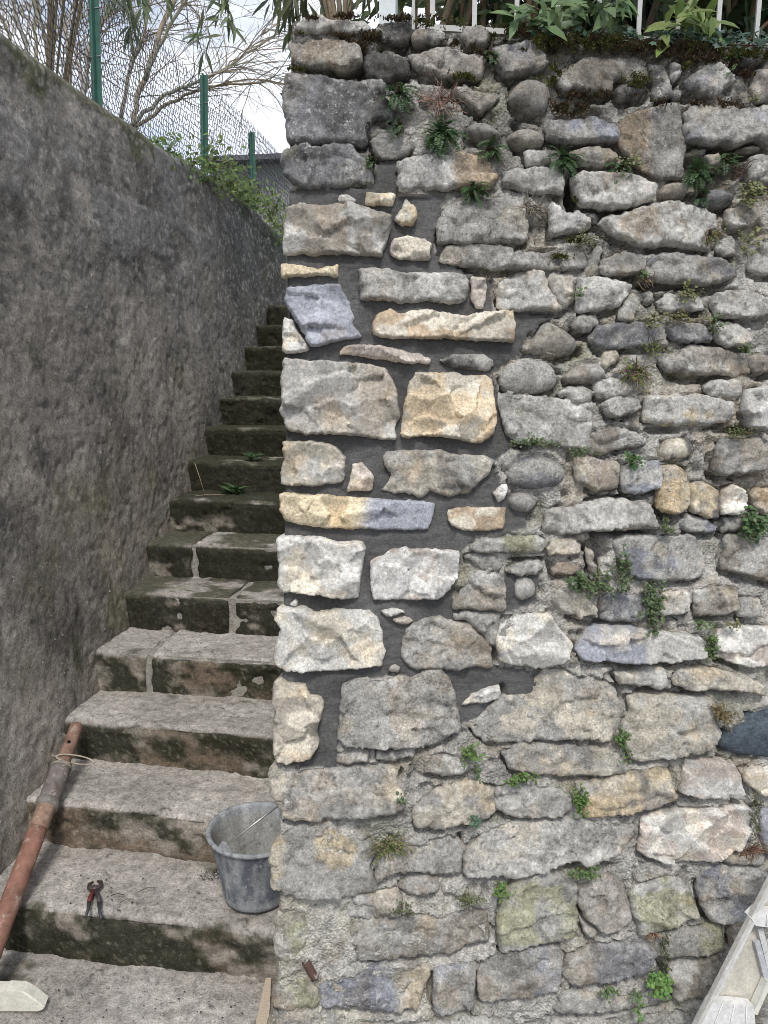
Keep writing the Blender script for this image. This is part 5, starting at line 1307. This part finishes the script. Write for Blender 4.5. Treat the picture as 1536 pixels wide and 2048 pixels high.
broad_shrub('yellow-green shrub sprig with drooping leaves over the right of the wall', [(1385, 25, .03, 14, 0), (1360, 45, .04, 9, -.3), (1410, 40, .03, 10, .3), (1350, 60, .045, 6, -.1), (1400, 12, .0, 8, 0), (1425, 30, .02, 7, .3)], bp(1390), (.165, .225, .065), .062, .026)
# dark thicket behind
def thicket(label, x0, x1, off, n, c, seed, gap=.0, bark=(.12, .09, .06), L=.10, W=.022):
    random.seed(seed); b = bp((x0 + x1) / 2, off); t = tag(empty('garden_shrub', b), label, 'shrub', 'dense garden shrubs behind the railing')
    st = MB(); m = MB(); a0, a1 = onwall(x0, 60, off), onwall(x1, 60, off)
    tips = []
    for k in range(max(6, int((x1 - x0) / 16))):
        f = random.random(); p = a0 * (1 - f) + a1 * f + BACK * random.uniform(-.15, .45); p[2] = 2.44
        d = unit(np.array([random.gauss(0, .22), random.gauss(0, .15), 1])); pts = [p.copy()]
        for j in range(9): d = unit(d + rv(.09) + np.array([0, 0, .03])); p = p + d * .16; pts.append(p.copy())
        r = random.uniform(.006, .017); st = MB(); st.tube(pts, [r * (1 - .07 * j) for j in range(10)], 6, jc(bark, .4)); st.build('stem', M['bark'], t); tips += pts[2:]
    for k in range(n):
        p = random.choice(tips) + rv(.10); d = unit(rv() + np.array([0, 0, -.25])); m.leaf(p, d, rv(), L * random.uniform(.6, 1.2), W * random.uniform(.7, 1.3), jc(c, .45), .15, 3)
    m.build('leaves', M['leaf'], t)
thicket('grey-green narrow-leaved shrub just right of the white railing post', 770, 1010, -.55, 900, (.10, .13, .06), 21)
thicket('dark thicket of stems and leaves behind the middle of the railing', 1000, 1290, -.75, 1500, (.035, .065, .025), 22, L=.11, W=.035)
thicket('dark thicket behind the right end of the railing', 1280, 1650, -.75, 1900, (.035, .06, .025), 23, L=.12, W=.035)
thicket('tall dark evergreen hedge filling the garden behind the railing', 960, 1750, -1.5, 4200, (.022, .045, .02), 24, L=.16, W=.05)
random.seed(31)
# ---- oleander leaning over from the corner of the garden
def oleander(label, base, sprays, c=(.11, .15, .06), L=.10, W=.0155, lift=.55):
    t = tag(empty('oleander', tuple(base)), label, 'shrub', 'narrow-leaved shrubs overhead')
    m = MB(); st = MB(); base = np.asarray(base, float)
    for (px, py, Y, n, dx, dz) in sprays:
        tip = aty(px, py, Y); mid = base * .25 + tip * .75 + np.array([0, 0, lift])
        pts = [base * (1 - f) ** 2 + 2 * mid * f * (1 - f) + tip * f * f for f in np.linspace(0, 1, 14)]
        st = MB(); st.tube(pts, [.009 - .0075 * q / 13 for q in range(14)], 5, (.20, .16, .11)); st.build('stem', M['bark'], t); ax = unit(pts[-1] - pts[-3])
        for j in range(n):
            f = random.uniform(0, .2); p = tip - ax * f + rv(.008)
            d = unit(ax * .5 + np.array([dx + random.gauss(0, .55), random.gauss(0, .5), dz + random.gauss(0, .5)]))
            m.leaf(p, d, np.array([0, -1, .6]) + rv(.3), L * random.uniform(.65, 1.15), W * random.uniform(.8, 1.2), jc(c, .3), .18, 3)
    m.build('leaves', M['leaf'], t)
cb = wpt(.12, VTOP, 0) + BACK * .45
oleander('narrow-leaved oleander drooping over the corner of the stone wall', cb, [(585, 10, 2.35, 16, -.3, -.7), (565, 40, 2.4, 15, -.4, -.7), (580, 75, 2.4, 14, -.3, -.9), (610, 5, 2.35, 14, .1, -.5), (655, 0, 2.35, 12, .2, -.5), (560, -10, 2.4, 12, -.5, -.3), (700, -5, 2.35, 12, .2, -.4), (545, 20, 2.5, 9, -.6, -.5), (735, 5, 2.4, 9, .2, -.4), (600, 40, 2.42, 10, 0, -.8)], (.10, .125, .06), .085, .0125)
oleander('narrow-leaved shrub with willowy sprigs hanging over the fence', (-3.3, 5.4, 2.8), [(255, 5, 4.3, 20, -.4, -.6), (235, 15, 4.3, 14, -.7, -.5), (285, 10, 4.3, 16, .3, -.7), (268, 85, 4.4, 12, 0, -1), (215, 5, 4.4, 9, -.6, -.3), (460, 30, 4.6, 10, -.2, -.4), (450, 75, 4.6, 8, -.8, .1), (420, 80, 4.6, 7, -.8, .1), (465, 60, 4.6, 7, .4, -.8), (410, 110, 4.6, 6, -.5, -.5), (440, 5, 4.6, 8, .3, .1), (335, 5, 4.5, 8, 0, -.6)], (.12, .155, .075), .14, .02, 3.2)

# ---- bare trees beyond the fence
def tree(name, label, limbs, bark, twigs=10, seed=1):
    random.seed(seed); b = aty(*limbs[0][0][0], limbs[0][1]); t = tag(empty(name, (b[0], b[1], 2.8)), label, 'tree', 'bare trees beyond the fence')
    st = MB(); tw = MB(); twigs = int(twigs * 1.8)
    for li, (pts, Y, r0, r1) in enumerate(limbs):
        P = [aty(x, y, Y + .12 * k) for k, (x, y) in enumerate(pts)]
        if P[0][2] > 2.8 and li == 0: P = [np.array([P[0][0] + .05, P[0][1], 2.75])] + P
        # resample smooth
        Q = []
        for a, c in zip(P[:-1], P[1:]):
            for k in range(5): Q.append(a + (c - a) * k / 5 + rv(.008))
        Q.append(P[-1]); n = len(Q); st.tube(Q, [.68 * (r0 + (r1 - r0) * k / (n - 1)) for k in range(n)], 8, jc(bark, .1))
        for k in range(twigs):
            i = random.randrange(n // 4, n); p = Q[i].copy(); d = unit(unit(Q[i] - Q[i - 1]) + rv(.6) + np.array([0, 0, .1])); L = random.uniform(.4, 1.3); pt = [p.copy()]
            for s_ in range(8): d = unit(d + rv(.12) + np.array([0, 0, -.04])); p = p + d * L / 8; pt.append(p.copy())
            tw.tube(pt, [.006 - .0045 * q / 8 for q in range(9)], 4, jc(bark, .25), False)
            for s_ in range(5):
                j = random.randrange(2, 8); p2 = pt[j].copy(); d2 = unit(unit(pt[j] - pt[j - 1]) + rv(.6)); p3 = [p2.copy()]
                for q in range(5): d2 = unit(d2 + rv(.15)); p2 = p2 + d2 * L * .08; p3.append(p2.copy())
                tw.tube(p3, [.0026, .0024, .0022, .002, .0016, .001], 3, jc(bark, .25), False)
    st.build('trunk', M['bark'], t); tw.build('crown', M['bark'], t)
BK = (.30, .265, .21)
tree('bare_tree', 'pale bare tree leaning over the fence with low spreading limbs', [([(262, 300), (270, 215), (300, 120), (345, 5), (360, -60)], 7.6, .045, .03), ([(262, 250), (330, 190), (405, 160), (480, 120), (560, 60)], 7.6, .032, .012), ([(262, 260), (340, 205), (410, 175), (500, 165), (590, 168)], 7.7, .03, .010), ([(290, 160), (320, 90), (365, 10), (385, -30)], 7.6, .03, .018), ([(240, 240), (262, 130), (290, 60), (300, -40)], 7.9, .03, .02), ([(400, 160), (450, 140), (520, 70), (590, 30)], 7.6, .012, .006)], BK, 12, 41)
tree('bare_tree', 'slender bare multi-stemmed tree behind the near end of the fence', [([(138, 230), (140, 120), (128, 30), (122, -60)], 7.0, .032, .022), ([(48, 160), (50, 90), (28, 10), (20, -60)], 7.2, .03, .02), ([(78, 190), (74, 100), (70, 0), (72, -60)], 7.2, .03, .02), ([(100, 190), (95, 100), (72, -10)], 7.4, .028, .018), ([(30, 120), (15, 60), (-5, 20)], 7.2, .024, .015), ([(135, 100), (160, 40), (170, -30)], 7.0, .018, .01)], BK, 9, 42)
tree('bare_tree', 'bare tree rising close behind the tall green fence post', [([(165, 240), (172, 150), (185, 60), (192, -60)], 6.6, .038, .026), ([(176, 120), (200, 60), (240, -20)], 6.6, .02, .012), ([(168, 180), (150, 110), (140, 20)], 6.7, .02, .012)], (.27, .235, .18), 8, 43)
random.seed(51)
# ---- climber on the far end of the left wall, and small plants on the steps
def leafy(name, label, cat, pts, n, c, r, spread, lp=1.0):
    t = tag(empty(name, tuple(pts[0])), label, cat); m = MB(); st = MB()
    for p in pts:
        for q in range(3): st.tube([np.asarray(p) + rv(spread * .3), np.asarray(p) + rv(spread * .5) + np.array([0, 0, .03]), np.asarray(p) + rv(spread)], .0016, 3, (.14, .12, .07), False)
        for k in range(n):
            q = np.asarray(p) + np.array([random.gauss(0, spread), random.gauss(0, spread * 1.5), random.gauss(0, spread * .8)])
            m.leaf(q, unit(rv() + np.array([.5, -.5, -.4])), unit(np.array([.5, -.6, .8]) + rv(.4)), r * random.uniform(.6, 1.3), r * .55, jc(c, .4), .2, 2 if lp else 3)
    m.build('leaves', M['leaf'], t); tag(st.build('stems', M['bark'], t), kind='stuff')
leafy('climber', 'green climbing plant spilling over the far end of the left wall', 'climber', [(xl(2.9) + .0 + random.uniform(-.1, .1), y, ztopl(y) + random.uniform(-.16, .08)) for y in np.linspace(4.3, 7.8, 40)], 48, (.125, .185, .055), .042, .06)
leafy('climber', 'young shoots with pale leaves standing on the left wall below the last fence post', 'climber', [(xl(2.9) - .1 + random.uniform(-.1, .1), y, ztopl(y) + random.uniform(.0, .22)) for y in np.linspace(4.9, 7.5, 14)], 12, (.17, .23, .07), .05, .06)
def step_weed(px, py, z, n, s, label, c=FERN):
    p0 = atz(px, py, z) ; t = tag(empty('step_weed', tuple(p0)), label, 'plant', 'weeds on the steps'); m = MB()
    for k in range(n):
        a = random.uniform(0, 6.28); d = unit(np.array([math.cos(a), math.sin(a) * .7, random.uniform(.1, .9)])); m.leaf(p0 + rv(.008), d, np.array([0, -.3, 1.0]) + rv(.2), s * random.uniform(.5, 1), s * .22, jc(c, .35), .3, 3)
    m.build('leaves', M['leaf'], t)
for a in [(468, 985, 1.13, 22, .10, 'leafy rosette growing on the dark seventh step'), (505, 918, 1.29, 20, .08, 'grassy weed on the step above the leafy rosette'), (525, 790, 1.60, 26, .09, 'broad-leaved weed high on the stairs by the wall corner', (.035, .09, .04)), (185, 1268, .64, 18, .05, 'small weed at the foot of the left wall', (.06, .13, .04)), (435, 770, 1.66, 18, .06, 'small weed sprouting from the left wall beside the upper steps', (.04, .09, .04))]:
    step_weed(*a)
def straws():
    m = MB()
    for (x0, y0, x1, y1, z) in ((395, 930, 410, 990, 1.13), (390, 992, 450, 990, 1.13), (300, 1172, 380, 1178, .81), (330, 1190, 350, 1182, .81), (222, 1791, 250, 1790, .175), (240, 1805, 265, 1798, .175), (280, 1782, 310, 1776, .175)):
        p, q = atz(x0, y0, z), atz(x1, y1, z)
        if (x0, y0) == (395, 930): p = q + np.array([-.06, .03, .16])
        m.tube([p, (p + q) / 2 + np.array([0, 0, .006]), q], .0016, 4, (.36, .3, .2) if z > .5 else (.09, .07, .05))
    for k in range(190):
        x, y = random.choice([(random.uniform(400, 440), random.uniform(1740, 1760)), (random.uniform(130, 430), random.uniform(1750, 1830)), (random.uniform(60, 520), random.uniform(1975, 2045))])
        z = .166 if y < 1900 else .006
        p = atz(x, y, z); s_ = random.uniform(.001, .0036); m.disc(p + np.array([0, 0, s_ * .5]), np.array([0, 0, 1.0]), s_, jc(random.choice([(.05, .045, .04), (.05, .045, .04), (.4, .38, .34)]), .5), 6, .7)
    tag(m.build('debris', M['plain'], None, True), 'crumbs of mortar and straws scattered on the steps', 'debris', kind='stuff')
straws()
# ---- far low building behind the fence
def far_building():
    a, b = aty(415, 322, 13.0), aty(640, 322, 13.0); t = tag(empty('far_building', ((a[0] + b[0]) / 2, 13.2, 2.7)), 'low grey building far behind the fence at the end of the stairs', 'building')
    m = MB(); m.box(((a[0] + b[0]) / 2, 14.0, (a[2] + 2.5) / 2 - .03), ((b[0] - a[0]) / 2, 0, 0), (0, .9, 0), (0, 0, (a[2] - 2.5) / 2 - .03), (.3, .3, .29)); m.build('wall', M['plain'], t, False)
    m = MB(); m.box(((a[0] + b[0]) / 2, 13.9, a[2] - .02), ((b[0] - a[0]) / 2 + .1, 0, 0), (0, 1.1, 0), (0, 0, .04), (.14, .14, .15)); m.build('roof', M['plain'], t, False)
far_building()
